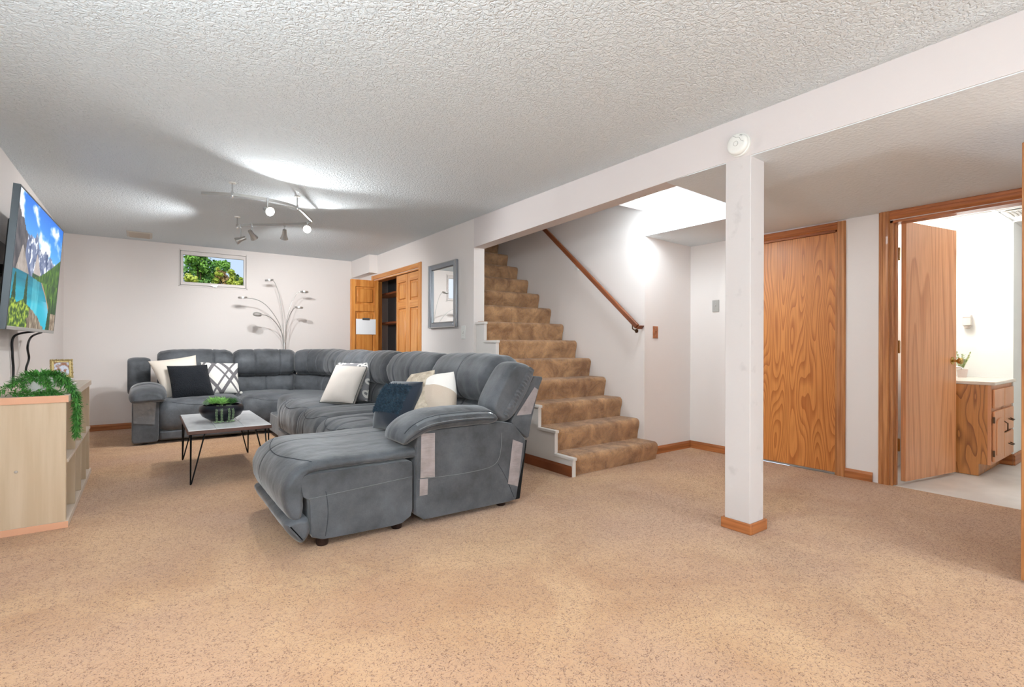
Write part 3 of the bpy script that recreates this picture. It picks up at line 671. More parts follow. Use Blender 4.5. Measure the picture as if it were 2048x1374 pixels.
sg = thing('paper_notice', (2.62, 7.236, 1.22), 'white paper sheet hung on the open bifold door', 'paper')
b = MB(); n_ = 12
for i in range(n_+1):
    x = 2.472+.294*i/n_; yy = 7.238-.004*sin(pi*i/n_)
    b.v += [(x, yy, 1.222), (x, yy, 1.447)]
for i in range(n_): b.f.append((2*i, 2*i+2, 2*i+3, 2*i+1))
b.build('sheet', mat('paper', (240, 242, 244), .8), sg, smooth=True)
MB().box(2.565, 7.228, 1.43, 2.672, 7.237, 1.463).build('clip', mat('grey_clip', (90, 88, 88), .5), sg, bevel=.002)
for z in (1.86, 1.415, .95, .5):
    s_ = thing('closet_shelf', (3.1, 7.3, z), {1.86: 'upper wooden shelf inside the open closet', 1.415: 'second wooden shelf inside the open closet', .95: 'third closet shelf hidden behind the sofa', .5: 'lowest closet shelf hidden behind the sofa'}[z], 'shelf')
    MB().box(3.0, 5.7, z-.02, 3.279, 8.02, z).build('board', M['pinedark'], s_)
    MB().box(2.985, 5.7, z-.025, 3.0, 8.02, z+.003).build('edging', M['oakrail'], s_)

# ------------------------------------------------------------------ mirror, switches, detector, vents
mr = thing('wall_mirror', (2.78, 5.165, 1.26), 'rectangular mirror in a brushed dark silver frame on the right wall', 'mirror')
my0, my1, mz0, mz1 = 4.835, 5.495, 1.268, 2.02
for (y0, y1, z0, z1, nm) in ((my0, my0+.062, mz0, mz1, 's'), (my1-.062, my1, mz0, mz1, 's'), (my0+.062, my1-.062, mz0, mz0+.062, 'h'), (my0+.062, my1-.062, mz1-.062, mz1, 'h')):
    MB().box(2.752, y0, z0, 2.789, y1, z1).build('frame_rail', mat('pewter', (150, 154, 160), .35, .6) if 'pewter' not in M else M['pewter'], mr, bevel=.012, seg=3)
MB().box(2.776, my0+.055, mz0+.07, 2.782, my1-.055, mz1-.07).build('mirror_glass', mat('mirror_silver', (245, 246, 245), .01, 1), mr)
MB().box(2.746, my0+.004, mz0+.004, 2.752, my0+.012, mz1-.004).box(2.746, my1-.012, mz0+.004, 2.752, my1-.004, mz1-.004).box(2.746, my0, mz1-.012, 2.752, my1, mz1-.004).box(2.746, my0, mz0+.004, 2.752, my1, mz0+.012).build('frame_lip', M['nickel'], mr)
def switch(c, n, u, m, label, w=.037, h=.06, m2=None):
    c = Vector(c); n = Vector(n); u = Vector(u)
    t = thing('light_switch', c, label, 'switch')
    MB().obox(c+n*.004, u*w, n*.004, (0, 0, h)).build('plate', m, t, bevel=.003)
    MB().obox(c+n*.009, u*.006, n*.002, (0, 0, .013)).build('toggle_slot', M['switchgrey'] if m2 is None else m2, t)
    MB().obox(c+n*.014+Vector((0, 0, .004)), u*.004, n*.007, (0, 0, .006)).build('toggle', M['white'] if m2 is None else m2, t)
    for s in (-1, 1): MB().lathe([(.003, 0), (.003, .002)], c+n*.008+Vector((0, 0, s*.034)), n, 8).build('screw', M['nickel'], t)
    return t
switch((2.789, 4.72, 1.21), (-1, 0, 0), (0, 1, 0), M['white'], 'white light switch on the wall right of the mirror', .042, .072)
switch((4.077, 3.199, 1.205), (0, -1, 0), (1, 0, 0), mat('wood_plate', (178, 112, 72), .45, var=(150, 90, 56), vscale=20), 'brown wooden light switch right of the handrail', .037, .06, mat('brown_toggle', (140, 88, 58), .5))
switch((4.659, 2.905, 1.474), (-1, 0, 0), (0, 1, 0), M['switchgrey'], 'grey metal light switch on the wall left of the post', .037, .06, mat('pale_grey', (196, 192, 186), .5))
sd = thing('smoke_detector', (2.79, 1.585, 2.235), 'round white smoke detector on the beam above the post', 'smoke detector')
pr_ = [(.066, 0), (.066, .012), (.06, .016)]
MB().lathe(pr_, (2.789, 1.588, 2.238), (-1, 0, 0), 40).build('mounting_ring', M['white'], sd, smooth=True)
MB().lathe([(.058, .014), (.061, .028), (.06, .038), (.05, .045), (.03, .047), (.001, .0475)], (2.789, 1.588, 2.238), (-1, 0, 0), 40).build('cover', M['white'], sd, smooth=True)
MB().lathe([(.012, .046), (.012, .0495), (.001, .05)], (2.789, 1.588, 2.238), (-1, 0, 0), 20).build('test_button', M['white'], sd, smooth=True)
MB().tube([Vector((2.7405, 1.588, 2.238))+Vector((0, cos(t)*.0135, sin(t)*.0135)) for t in [2*pi*i/20 for i in range(20)]], .0009, 5, closed=True).build('button_groove', M['switchgrey'], sd)
MB().tube([(2.7425, 1.588+y, 2.238+z) for y, z in ((.02, .05), (.0, .035), (-.02, .03), (-.03, .01), (-.045, .0))], .0014, 5).build('vent_groove', M['switchgrey'], sd)
for k in range(3): MB().tube([(2.7445, 1.575-.005*k, 2.276+.004*k), (2.7445, 1.558-.004*k, 2.268+.004*k)], .0012, 5).build('vent_slot', M['black'], sd)
va = thing('ceiling_vent', (-.05, 7.58, 2.4), 'beige metal ceiling vent near the far left corner', 'vent')
MB().box(-.18, 7.40, 2.390, .07, 7.76, 2.3995).build('vent_frame', mat('beige_metal', (206, 200, 190), .5), va, bevel=.004)
for i in range(9): MB().obox((-.055, 7.44+.035*i, 2.387), (.10, 0, 0), (0, .011, -.005), (0, .001, .002)).build('slat', mat('vent_slat', (190, 178, 164), .5) if i == 0 else bpy.data.materials['vent_slat'], va)
vb = thing('exhaust_vent', (5.9, 1.0, 2.2), 'square white exhaust vent in the bathroom ceiling', 'vent')
MB().box(5.75, .74, 2.186, 6.02, 1.0, 2.196).build('vent_frame', M['white'], vb, bevel=.004)
for i in range(8): MB().box(5.77, .762+.028*i, 2.180, 6.0, .775+.028*i, 2.186).build('slat', M['switchgrey'], vb)

# ------------------------------------------------------------------ television
tv = thing('television', (-.60, 4.71, 1.57), 'wall-mounted flat television showing a turquoise mountain lake', 'television')
TC = Vector((-.587, 4.711, 1.574)); TW = 1.45; TH = TW*.575; tl, yw = .073, .029
ty_ = Vector((sin(yw), cos(yw), 0)); tz_ = Vector((sin(tl)*cos(yw), -sin(tl)*sin(yw), cos(tl))); tn_ = ty_.cross(tz_).normalized()  # toward +X
def tvb(a0, a1, b0, b1, d0, d1):
    c = TC+ty_*((a0+a1)/2)+tz_*((b0+b1)/2)+tn_*((d0+d1)/2); return MB().obox(c, ty_*((a1-a0)/2), tz_*((b1-b0)/2), tn_*((d1-d0)/2))
tvb(-TW/2, TW/2, -TH/2, TH/2, -.03, -.004).build('back_shell', M['black'], tv, bevel=.004)
tvb(-TW/2+.12, TW/2-.12, -TH/2+.03, TH/2-.18, -.062, -.03).build('rear_bulge', M['black'], tv, bevel=.012)
mtb = mat('grey_bezel', (90, 96, 100), .3, .7)
bz = .011
for a0, a1, b0, b1 in ((-TW/2, TW/2, TH/2-bz, TH/2), (-TW/2, TW/2, -TH/2, -TH/2+bz*2), (-TW/2, -TW/2+bz, -TH/2, TH/2), (TW/2-bz, TW/2, -TH/2, TH/2)):
    tvb(a0, a1, b0, b1, -.03, .003).build('bezel', M['nickel'] if b1-b0 < .03 and b0 < 0 else mtb, tv, bevel=.002)
tvb(-TW/2-.001, -TW/2, -TH/2, TH/2, -.03, .0).build('bezel', mtb, tv)
# wall mount
MB().box(-.789, 4.45, 1.35, -.77, 4.95, 1.75).build('mount_plate', M['blackmetal'], tv)
MB().obox((-.71, 4.62, 1.56), (.08, .05, 0), (-.01, .02, 0), (0, 0, .03)).obox((-.71, 4.8, 1.56), (.08, -.05, 0), (.01, .02, 0), (0, 0, .03)).build('mount_arm', M['blackmetal'], tv)
# lake picture painted per vertex on a fine grid (flat print on the screen)
def fb(x, y, s=0, o=4):
    v = 0; a = .5
    for i in range(o): v += a*noise.noise(Vector((x, y, s))); x *= 2; y *= 2; a *= .5
    return v
def lake(u, v):
    """u left->right 0..1, v bottom->top 0..1 ; returns sRGB"""
    def mixc(a, b, t): t = max(0, min(1, t)); return tuple(a[i]*(1-t)+b[i]*t for i in range(3))
    ridge = .60+.30*max(0, 1-u*3.2)+.16*math.exp(-((u-.35)/.13)**2)+.07*math.exp(-((u-.62)/.12)**2)+.05*math.exp(-((u-.85)/.1)**2)-.14*max(0, u-.8)+.10*abs(fb(u*9, 1.3, 2, 5))*2*.6-.03
    sky = mixc((96, 178, 238), (20, 110, 220), (v-.6)*2.4)
    cl = fb(u*5+.6, v*6, 5, 5)+.55*math.exp(-((u-.58)/.16)**2-((v-.68)/.10)**2)+.5*math.exp(-((u-.06)/.07)**2-((v-.86)/.2)**2)+.45*math.exp(-((u-.95)/.09)**2-((v-.80)/.07)**2)
    col = mixc(sky, (246, 248, 252), (cl-.12)*4)
    waterline = .415+.01*sin(u*9)
    if v < ridge:
        rk = fb(u*16+v*4, v*7, 8, 5); sn = fb(u*22, v*16-u*9, 3, 5)
        if u < .20+.05*fb(v*4, 2): col = mixc((58, 56, 62), (104, 98, 100), rk*2+.5)
        else: col = mixc((66, 82, 120), (140, 150, 178), rk*2+.5)
        if u > .2: col = mixc(col, (236, 240, 248), (sn-.06)*7*(.5 if v < .5 else 1))
    # scree fans
    for cx, w, c in ((.13, .13, (140, 128, 118)), (.42, .10, (172, 160, 156))):
        if v < .62 and abs(u-cx-(.62-v)*.18) < w*(.62-v)/.22+.004 and v > .42: col = mixc(c, (196, 186, 180), fb(u*20, v*12, 4)+.4)
    hill = .43+.27*max(0, (u-.45)/.55)**1.15+.012*fb(u*30, 4, 6)
    if v < hill and u > .42: col = mixc((34, 74, 28), (92, 132, 40), fb(u*34, v*12, 9, 4)*2.2+.45)
    elif v < .45 and u > .35: col = mixc((30, 60, 40), (60, 90, 50), fb(u*30, v*10, 9)+.5)
    shore = .58+.42*(max(0, .42-v)/.42)**.8*1.0
    if v < waterline and u < shore-.06+.03*fb(v*9, 3, 1):
        col = mixc((0, 92, 112), (18, 172, 196), (.42-v)*3.2+.2+fb(u*3, v*14, 7)*.6)
        if .38 < u < .52: col = mixc(col, (150, 214, 222), .35+.5*fb(u*20, v*4, 11))
        d = shore-.06-u
        if v < .25 and u > .55: col = mixc(col, (150, 205, 230), .6*math.exp(-(d/.12)**2))
    elif v < waterline:
        d = u-(shore-.06)
        if d < .025: col = (176, 140, 112)
        else: col = mixc((30, 66, 30), (96, 140, 44), fb(u*30, v*9, 13, 4)*2.2+.45)
    # spruces
    for cx, tp in ((.055, .40), (.26, .42), (.82, .3), (.9, .33), (.97, .28)):
        if v < tp and abs(u-cx+.01*fb(v*40, cx)) < .045*(tp-v)/tp+.012+.010*fb(v*60, cx*9): col = mixc((14, 48, 26), (50, 92, 36), fb(u*50, v*40, 2)*1.5+.4)
    fg = .20-.16*max(0, (u-.2)/.45)**1.6+.05*fb(u*12, 7, 2)
    if v < fg and u < .70:
        if u < .34+.12*fb(v*12, u*6): col = mixc((36, 70, 24), (168, 190, 60), fb(u*34, v*30, 21, 4)*2.6+.45)
        else: col = mixc((92, 78, 64), (172, 158, 136), fb(u*28, v*9, 23, 5)*2.2+.5)
    if u > .86 and v < .16: col = mixc((110, 92, 74), (176, 160, 140), fb(u*28, v*20, 3)*2+.5)
    return col
NU, NV = 260, 150
V = []; Cc = []
for j in range(NV+1):
    for i in range(NU+1):
        u, v = i/NU, j/NV
        # screen plane: ty_ runs towards the far wall = image right as seen by viewer
        p = TC+ty_*((u-.5)*(TW-2*bz))+tz_*((v-.5)*(TH-3*bz)+bz*.5)+tn_*.0015
        V.append(p); Cc.append(lake(u, v))
b = MB(); b.add(V, [(j*(NU+1)+i, j*(NU+1)+i+1, (j+1)*(NU+1)+i+1, (j+1)*(NU+1)+i) for j in range(NV) for i in range(NU)])
ms = bpy.data.materials.new('screen_picture'); ms.use_nodes = True
N = ms.node_tree.nodes; L = ms.node_tree.links; bb = N['Principled BSDF']; at = N.new('ShaderNodeAttribute'); at.attribute_name = 'Col'
bb.inputs['Base Color'].default_value = (.01, .01, .01, 1); bb.inputs['Roughness'].default_value = .5
bb.inputs['Specular IOR Level'].default_value = .15
L.new(at.outputs['Color'], bb.inputs['Emission Color']); bb.inputs['Emission Strength'].default_value = 1.0
so = b.build('screen', ms, tv, fix=False)
ca = so.data.color_attributes.new('Col', 'FLOAT_COLOR', 'POINT')
flat = []
for c in Cc: flat += [*lin(tuple(max(0, min(255, q)) for q in c)), 1]
ca.data.foreach_set('color', flat)
for nm, pts, lb in (('power_cord', [(-.65, 5.0, 1.165), (-.77, 5.10, 1.13), (-.777, 5.09, 1.0), (-.777, 5.12, .9), (-.777, 5.11, .782)], 'black cord hanging from the near part of the television'),
                    ('power_cord', [(-.66, 5.40, 1.165), (-.735, 5.52, 1.13), (-.74, 5.40, 1.05), (-.74, 5.46, .96), (-.74, 5.34, .88), (-.74, 5.36, .782)], 'black wavy cord hanging from the far part of the television')):
    q = smoothp(pts, 40, False); MB().tube(q, .0075, 8).build(nm, M['black'], smooth=True, label=lb, cat='cord')

# ------------------------------------------------------------------ shelf unit
mu_ = mat('maple_laminate', (214, 192, 164), .5, var=(202, 178, 148), vscale=22, vstretch=(1, 1, .06))
mu2 = mat('maple_top', (216, 200, 184), .45, var=(208, 190, 172), vscale=22, vstretch=(1, .06, 1))
mue = mat('peach_edging', (228, 172, 138), .5)
U = thing('cube_shelf', (-.58, 4.70, 0), 'low maple cube shelf unit under the television', 'shelf unit')
ux0, ux1, uy0, uy1 = -.785, -.362, 3.925, 5.49
MB().box(ux0, uy0, .735, ux1, uy1, .775).build('top_board', mu2, U, bevel=.002)
MB().box(ux0, uy0, .0, ux1, uy1, .038).build('bottom_board', mu2, U, bevel=.002)
MB().box(ux0, uy0-.002, .735, ux1, uy0, .775).build('edging', mue, U); MB().box(ux0, uy0-.002, 0, ux1, uy0, .038).build('edging', mue, U)
for y in (uy0+.006, uy1-.044): MB().box(ux0, y, .038, ux1-.012, y+.038, .735).build('side_panel', mu_, U, bevel=.001)
iw = (uy1-uy0-.1)/4
for k in range(1, 4):
    y = uy0+.044+iw*k
    for z0, z1 in ((.038, .375), (.393, .735)): MB().box(ux0, y-.008, z0, ux1-.004, y+.008, z1).build('divider', mu_, U)
MB().box(ux0, uy0+.044, .375, ux1-.004, uy1-.044, .393).build('shelf_board', mu2, U)
MB().box(ux0, uy0+.01, .038, ux0+.005, uy1-.01, .735).build('back_board', M['wall'], U)
MB().lathe([(.008, 0), (.007, .003), (.003, .0035)], (-.585, uy0+.006, .355), (0, -1, 0), 14).build('cam_screw', M['nickel'], U, smooth=True)

def leafcard(b, p, d, up, L_, w):
    d = d.normalized(); s = d.cross(up)
    s = s.normalized() if s.length > 1e-3 else d.orthogonal().normalized()
    n = s.cross(d)
    b.add([p, p+d*L_*.45+s*w+n*L_*.08, p+d*L_-n*L_*.05, p+d*L_*.45-s*w+n*L_*.08, p+d*L_*.5], [(0, 1, 4), (1, 2, 4), (2, 3, 4), (3, 0, 4)])
# trailing plant in white pot
gr1 = mat('leaf_green', (62, 128, 52), .5, var=(98, 162, 74), vscale=30); gr1b = mat('leaf_dark', (50, 96, 48), .5, var=(80, 140, 66), vscale=30)
tp = thing('trailing_plant', (-.51, 4.15, .775), 'leafy green trailing plant in a white pot spilling over the shelf edge', 'plant')
MB().lathe([(.05, 0), (.062, .01), (.075, .06), (.078, .1), (.07, .105), (.066, .09), (.01, .088)], (-.51, 4.15, .775), n=28).build('pot', M['white'], tp, smooth=True)
b = MB(); stems = MB()
rnd = random.Random(3)
vines = []
for i in range(9):
    a = 2*pi*i/9+rnd.random()*.3; q = .10+.08*rnd.random()
    p0_ = Vector((-.51, 4.15, .875)); ed = Vector((cos(a), sin(a)*1.0, 0))
    reach = .085+.04*rnd.random()
    vines.append([p0_+ed*.02, p0_+ed*reach*.5+Vector((0, 0, .02)), p0_+ed*reach+Vector((0, 0, -.02)), p0_+ed*(reach+.03)+Vector((0, 0, -.06+.02*rnd.random()))])
vines.append([Vector((-.50, 4.12, .88)), Vector((-.56, 4.05, .87)), Vector((-.64, 4.02, .83)), Vector((-.68, 4.03, .79))])
for j in range(7):
    o_ = Vector((rnd.uniform(-.012, .012), rnd.uniform(-.02, .02), 0))
    vines.append([Vector((-.49, 4.14, .885))+o_, Vector((-.42, 4.10, .885))+o_, Vector((-.375, 4.07, .82))+o_, Vector((-.345, 4.06, .76))+o_, Vector((-.338, 4.06, .68))+o_*.6, Vector((-.338, 4.06, .60))+o_*.4, Vector((-.34, 4.06, .50+.05*rnd.random()))+o_*.3])
for j in range(2):
    a_ = rnd.uniform(-.3, .3); vines.append([Vector((-.51, 4.15, .87)), Vector((-.53+a_*.1, 4.05, .88)), Vector((-.54+a_*.3, 4.0, .83)), Vector((-.55+a_*.5, 3.97, .785))])
for j in range(4):
    vines.append([Vector((-.62+.05*j, 3.99, .80)), Vector((-.58+.05*j, 3.97, .79)), Vector((-.54+.05*j, 3.96, .785))])
for vn in vines:
    q = smoothp(vn, 10+int(len(vn)*5), False); stems.tube(q, .0015, 4)
    for i, p in enumerate(q):
        tdir = (q[min(i+1, len(q)-1)]-q[max(i-1, 0)]).normalized()
        for k in range(4):
            r3 = Vector([rnd.gauss(0, 1) for _ in range(3)]); dr_ = (tdir*.7+r3*.55); leafcard(b, p+r3*.004, dr_, Vector((0, 0, 1)), .022+.014*rnd.random(), .0042)
b.build('foliage', gr1, tp, kind='stuff', fix=False); stems.build('stems', gr1b, tp, kind='stuff')
sp = thing('ivy_sprig', (-.42, 5.28, .393), 'two small green ivy leaves in a far cube of the shelf', 'plant')
MB().tube(smoothp([(-.5, 5.3, .40), (-.46, 5.3, .50), (-.40, 5.3, .58)], 10, False), .0018, 5).build('stem', gr1b, sp)
MB().lathe([(.028, 0), (.034, .05), (.03, .05), (.028, .045)], (-.5, 5.3, .394), n=16).build('pot', M['white'], sp, smooth=True)
b2 = mat('ivy_green', (96, 178, 92), .5)
for p, d, l_ in (((-.40, 5.30, .585), (.5, -.6, .1), .05), ((-.41, 5.28, .53), (.4, -.5, -.5), .045), ((-.41, 5.31, .57), (.3, .5, .3), .04)):
    k = MB(); leafcard(k, Vector(p), Vector(d), Vector((0, 0, 1)), l_, l_*.38); k.build('leaf', b2, sp, fix=False)
# books and gold frame
for i, (dx, w_) in enumerate(((0, .15), (.004, .145), (-.006, .14))):
    z = .7755+.0165*i
    bk = thing('book', (-.50, 4.83, z), ['bottom white book of the stack under the gold picture frame', 'middle white book of the stack under the gold picture frame', 'top white book directly under the gold picture frame'][i], 'book', 'white books under the picture frame')
    x0, x1, y0, y1 = -.60+dx, -.43+.02-dx*2-.02*i, 4.72+.01*i, 4.93
    MB().box(x0, y0, z, x1, y1, z+.0018).box(x0, y0, z+.0135, x1, y1, z+.0155).box(x0, y0, z, x0+.002, y1, z+.0155).build('cover', M['white'], bk)
    MB().box(x0+.002, y0+.003, z+.0018, x1-.003, y1-.003, z+.0135).build('pages', mat('pages', (216, 208, 198), .8) if i == 0 else bpy.data.materials['pages'], bk)
pf_ = thing('picture_frame', (-.49, 4.84, .826), 'small ornate gold frame with a family photo standing on white books', 'picture frame')
gold = mat('ornate_gold', (196, 172, 120), .35, .8, bump=.8, bscale=160, bdist=.004)
fc = Vector((-.487, 4.86, .895)); fu = Vector((.96, .25, 0)).normalized(); fn0 = Vector((fu.y, -fu.x, 0)); fz = (Vector((0, 0, 1))-fn0*.22).normalized(); fz = Vector((-.0, 0, 0))+fz; fnn = fu.cross(fz).normalized()
if fnn.y > 0: fnn = -fnn
hw, hh, fw = .062, .068, .022
for (a, c_, sa, sc_) in ((-hw+fw/2, 0, fw/2, hh), (hw-fw/2, 0, fw/2, hh), (0, hh-fw/2, hw-fw, fw/2), (0, -hh+fw/2, hw-fw, fw/2)):
    MB().obox(fc+fu*a+fz*c_, fu*sa, fnn*.006, fz*sc_).build('frame_rail', gold, pf_, bevel=.003)
or_ = MB(); 
for i in range(44):
    t = i/44*4; sd_ = int(t); f = (t-sd_)*2-1
    a, c_ = [(f, 1), (1, -f), (-f, -1), (-1, f)][sd_]
    p = fc+fu*(a*(hw-.004))+fz*(c_*(hh-.004))+fnn*.006
    merge(or_, sphere(p, .0058+.0015*sin(i*2.4), 7, 5))
or_.build('ornament', gold, pf_, smooth='all', kind='stuff')
MB().obox(fc+fnn*.002, fu*(hw-fw), fnn*.001, fz*(hh-fw)).build('photograph', mat('family_photo', (172, 120, 96), .4, var=(222, 224, 236), vscale=42, ramp=(.42, .55)), pf_)
MB().obox(fc-fnn*.03-fz*.02, fu*.012, (fnn*.028+fz*.05).normalized()*.055, fnn*.001).build('easel_leg', M['black'], pf_)

# ------------------------------------------------------------------ coffee table with bowl
ct = thing('coffee_table', (.54, 5.07, 0), 'low table with white plank top, dark edge and black hairpin legs', 'table')
cx0, cx1, cy0, cy1, cz = .262, .845, 4.515, 5.585, .42
walnut = mat('dark_walnut', (88, 62, 54), .45, var=(110, 78, 66), vscale=30, vstretch=(.1, .1, 1))
topm = mat('white_washed_top', (244, 244, 244), .25, var=(228, 227, 228), vscale=14, vstretch=(1, .4, 1), ramp=(.5, .75), coat=.3)
MB().box(cx0, cy0, cz-.032, cx1, cy1, cz-.006).build('edge_frame', walnut, ct, bevel=.002)
tw_ = (cy1-cy0-.012)/3
xs_ = [(cx0+.005, cx0+.19), (cx0+.193, cx0+.385), (cx0+.388, cx1-.005)]
for x0, x1 in xs_: MB().box(x0, cy0+.005, cz-.006, x1, cy1-.005, cz).build('top_plank', topm, ct, bevel=.001)
for (lx, ly, sx, sy) in ((cx0+.03, cy0+.035, -1, -1), (cx1-.03, cy0+.035, 1, -1), (cx0+.03, cy1-.035, -1, 1), (cx1-.03, cy1-.035, 1, 1)):
    lg = MB(); ft_ = Vector((lx+sx*.035-sx*.0, ly+sy*.03, .0055)); r_ = .0052
    ft_ = Vector((lx-sx*.0+sx*.01, ly+sy*.012, .0055))
    for tx_, ty2 in ((lx-sx*.0+sx*.01, ly+sy*.012), (lx-sx*.085, ly+sy*.0), (lx, ly-sy*.085)):
        lg.tube([(tx_, ty2, cz-.03), (ft_.x+(tx_-ft_.x)*.06, ft_.y+(ty2-ft_.y)*.06, .012), (ft_.x, ft_.y, .0056)], r_, 8)
    lg.box(min(lx+sx*.015, lx-sx*.095), min(ly+sy*.02, ly-sy*.095), cz-.036, max(lx+sx*.015, lx-sx*.095), max(ly+sy*.02, ly-sy*.095), cz-.032)
    lg.build('leg', M['blackmetal'], ct, smooth=True)
bw = thing('planter_bowl', (.56, 5.03, .42), 'round black bowl planted with succulents on the coffee table', 'planter')
bc_ = Vector((.535, 4.98, .4205))
MB().lathe([(.06, 0), (.09, .008), (.145, .045), (.170, .09), (.166, .122), (.148, .138), (.14, .136), (.145, .118), (.03, .108)], bc_, n=40).build('bowl', mat('black_ceramic', (20, 21, 30), .35), bw, smooth=True)
MB().lathe([(.13, .108), (.08, .118), (.001, .122)], bc_, n=24).build('soil', mat('soil', (60, 54, 48), .9, bump=1, bscale=200), bw, smooth=True)
lg_ = mat('succulent_green', (150, 214, 110), .5, var=(186, 232, 140), vscale=40); sil = mat('silver_green', (120, 150, 120), .5, var=(160, 186, 150), vscale=40)
dkg = mat('thyme_green', (64, 116, 62), .5, var=(100, 150, 84), vscale=40)
for (ox, oy, m_, s_, nl) in ((-.055, .02, lg_, .085, 46), (.0, -.03, lg_, .085, 46), (-.02, .06, lg_, .075, 40), (.06, -.01, dkg, .07, 50), (.085, .04, dkg, .06, 40), (.03, .07, dkg, .06, 40), (-.10, -.01, sil, .05, 34), (-.09, .06, sil, .05, 30)):
    k = MB(); base = bc_+Vector((ox*1.15, oy*1.15, .128))
    for i in range(nl):
        a = i*2.4; el = .25+1.2*(1-i/nl)*0+1.1*(i/nl); d = Vector((cos(a)*cos(el), sin(a)*cos(el), sin(el)))
        leafcard(k, base+Vector((0, 0, .01)), d, Vector((0, 0, 1)), s_*(.75+.3*rnd.random()), s_*.085 if m_ is lg_ else s_*.06)
    k.build('succulent', m_, bw, fix=False)
for ox, oy, ln in ((-.045, -.12, .115), (-.015, -.128, .12), (.03, -.125, .12), (.055, -.115, .10)):
    k = MB(); top = bc_+Vector((ox*.9, oy*.9, .14)); oy *= 1.08; 
    pts = [top, bc_+Vector((ox*1.12, oy*1.17, .118)), bc_+Vector((ox*1.25, oy*1.32, .085)), bc_+Vector((ox*1.2, oy*1.28, .045)), bc_+Vector((ox*1.15, oy*1.25, .008))]
    q = smoothp(pts, 26, False); k.tube(q, .001, 4)
    for i, p in enumerate(q):
        for s_ in (-1, 1): 
            merge(k, sphere(p+Vector((s_*.0055, -.002, .002*(i % 2))), .0032, 6, 4, (1, 1, .7)))
    for i in range(8): merge(k, sphere(q[-1]+Vector((rnd.uniform(-.02, .02), rnd.uniform(-.02, 0), .003)), .0045, 6, 4))
    k.build('trailing_strand', mat('string_green', (150, 176, 130), .5) if 'string_green' not in bpy.data.materials else bpy.data.materials['string_green'], bw, smooth='all')

# ------------------------------------------------------------------ floor lamp
fl = thing('floor_lamp', (1.60, 7.72, 0), 'slim chrome floor lamp with five arched arms behind the sofa', 'floor lamp')
lb = Vector((1.605, 7.72, 0))
MB().lathe([(.15, 0), (.15, .015), (.14, .022), (.02, .028)], lb, n=32).build('base', M['nickel'], fl, smooth=True)
MB().lathe([(.017, .02), (.017, 1.085)], lb, n=16).build('pole', M['nickel'], fl, smooth=True)
MB().lathe([(.021, 1.07), (.021, 1.10)], lb, n=16).build('collar', M['nickel'], fl, smooth=True)
heads = [((1.395, 7.66, 1.965), .45, (-.15, 0, 1)), ((1.06, 7.62, 1.70), .3, (-.05, 0, 1)), ((1.225, 7.52, 1.477), .2, (0, -.45, 1)), ((1.86, 7.66, 1.83), .35, (0, .05, 1)), ((1.75, 7.50, 1.592), .25, (.05, .03, 1))]
ledm = mat('led_diffuser', (240, 238, 230), .5)
for i, (h, f, tn) in enumerate(heads):
    h = Vector(h); up_ = Vector(tn).normalized(); hd = Vector((h.x-lb.x, h.y-lb.y, 0)); side = hd.normalized()
    st_ = h-side*.055
    q = smoothp([lb+Vector((hd.x*.03, hd.y*.03, 1.05)), lb+Vector((hd.x*.10, hd.y*.1, 1.08+(h.z-1.08)*.40)), lb+Vector((hd.x*.36, hd.y*.36, 1.08+(h.z-1.08)*.78)), lb+Vector((hd.x*.62, hd.y*.62, 1.08+(h.z-1.08)*.96)), st_], 30, False)
    arm = MB().tube(q, .0045, 8).build('arm', M['nickel'], fl, smooth=True)
    MB().lathe([(.040, -.010), (.055, -.010), (.055, .010), (.040, .010), (.040, -.010)], h, up_, 28, cap=False).build('head_ring', M['nickel'], fl, smooth=True)
    MB().lathe([(.039, -.004), (.039, .006), (.001, .007)], h, up_, 24).build('lamp_head', M['chrome'], fl, smooth=True)

# ------------------------------------------------------------------ track light
tr = thing('track_light', (.95, 5.2, 2.4), 'curved white and nickel ceiling track light with five spot heads', 'ceiling light')
tpts = [(.367, 4.785, 2.3), (.575, 4.68, 2.3), (.835, 4.665, 2.3), (1.086, 4.768, 2.3), (1.264, 5.075, 2.3), (1.345, 5.25, 2.3), (1.30, 5.38, 2.3), (1.2, 5.48, 2.3), (1.033, 5.638, 2.3), (.885, 5.75, 2.3), (.773, 5.92, 2.3)]
q = smoothp(tpts, 70, False)
# flat bar rail
b = MB(); V = []
for i, p in enumerate(q):
    t = (q[min(i+1, 69)]-q[max(i-1, 0)]).normalized(); s_ = Vector((-t.y, t.x, 0))*.0055
    for a, c_ in ((-1, -.011), (1, -.011), (1, .011), (-1, .011)): V.append(p+s_*a+Vector((0, 0, c_)))
b.add(V, [(i*4+k, i*4+(k+1) % 4, (i+1)*4+(k+1) % 4, (i+1)*4+k) for i in range(69) for k in range(4)]+[(0, 1, 2, 3), (276, 277, 278, 279)])
b.build('rail', M['nickel'], tr)
for (x, y) in ((.575, 4.685), (1.10, 4.785), (.773, 5.92)):
    MB().lathe([(.006, 0), (.006, -.075), (.012, -.08), (.013, -.115), (.008, -.125)], (x, y, 2.4), n=12).build('standoff', M['chrome'], tr, smooth=True)
    MB().lathe([(.028, 0), (.026, -.008)], (x, y, 2.3995), n=20).build('canopy', M['white'], tr, smooth=True)
bulbm = mat('lit_bulb', (255, 250, 240), .5, emit=(255, 250, 238), estr=30)
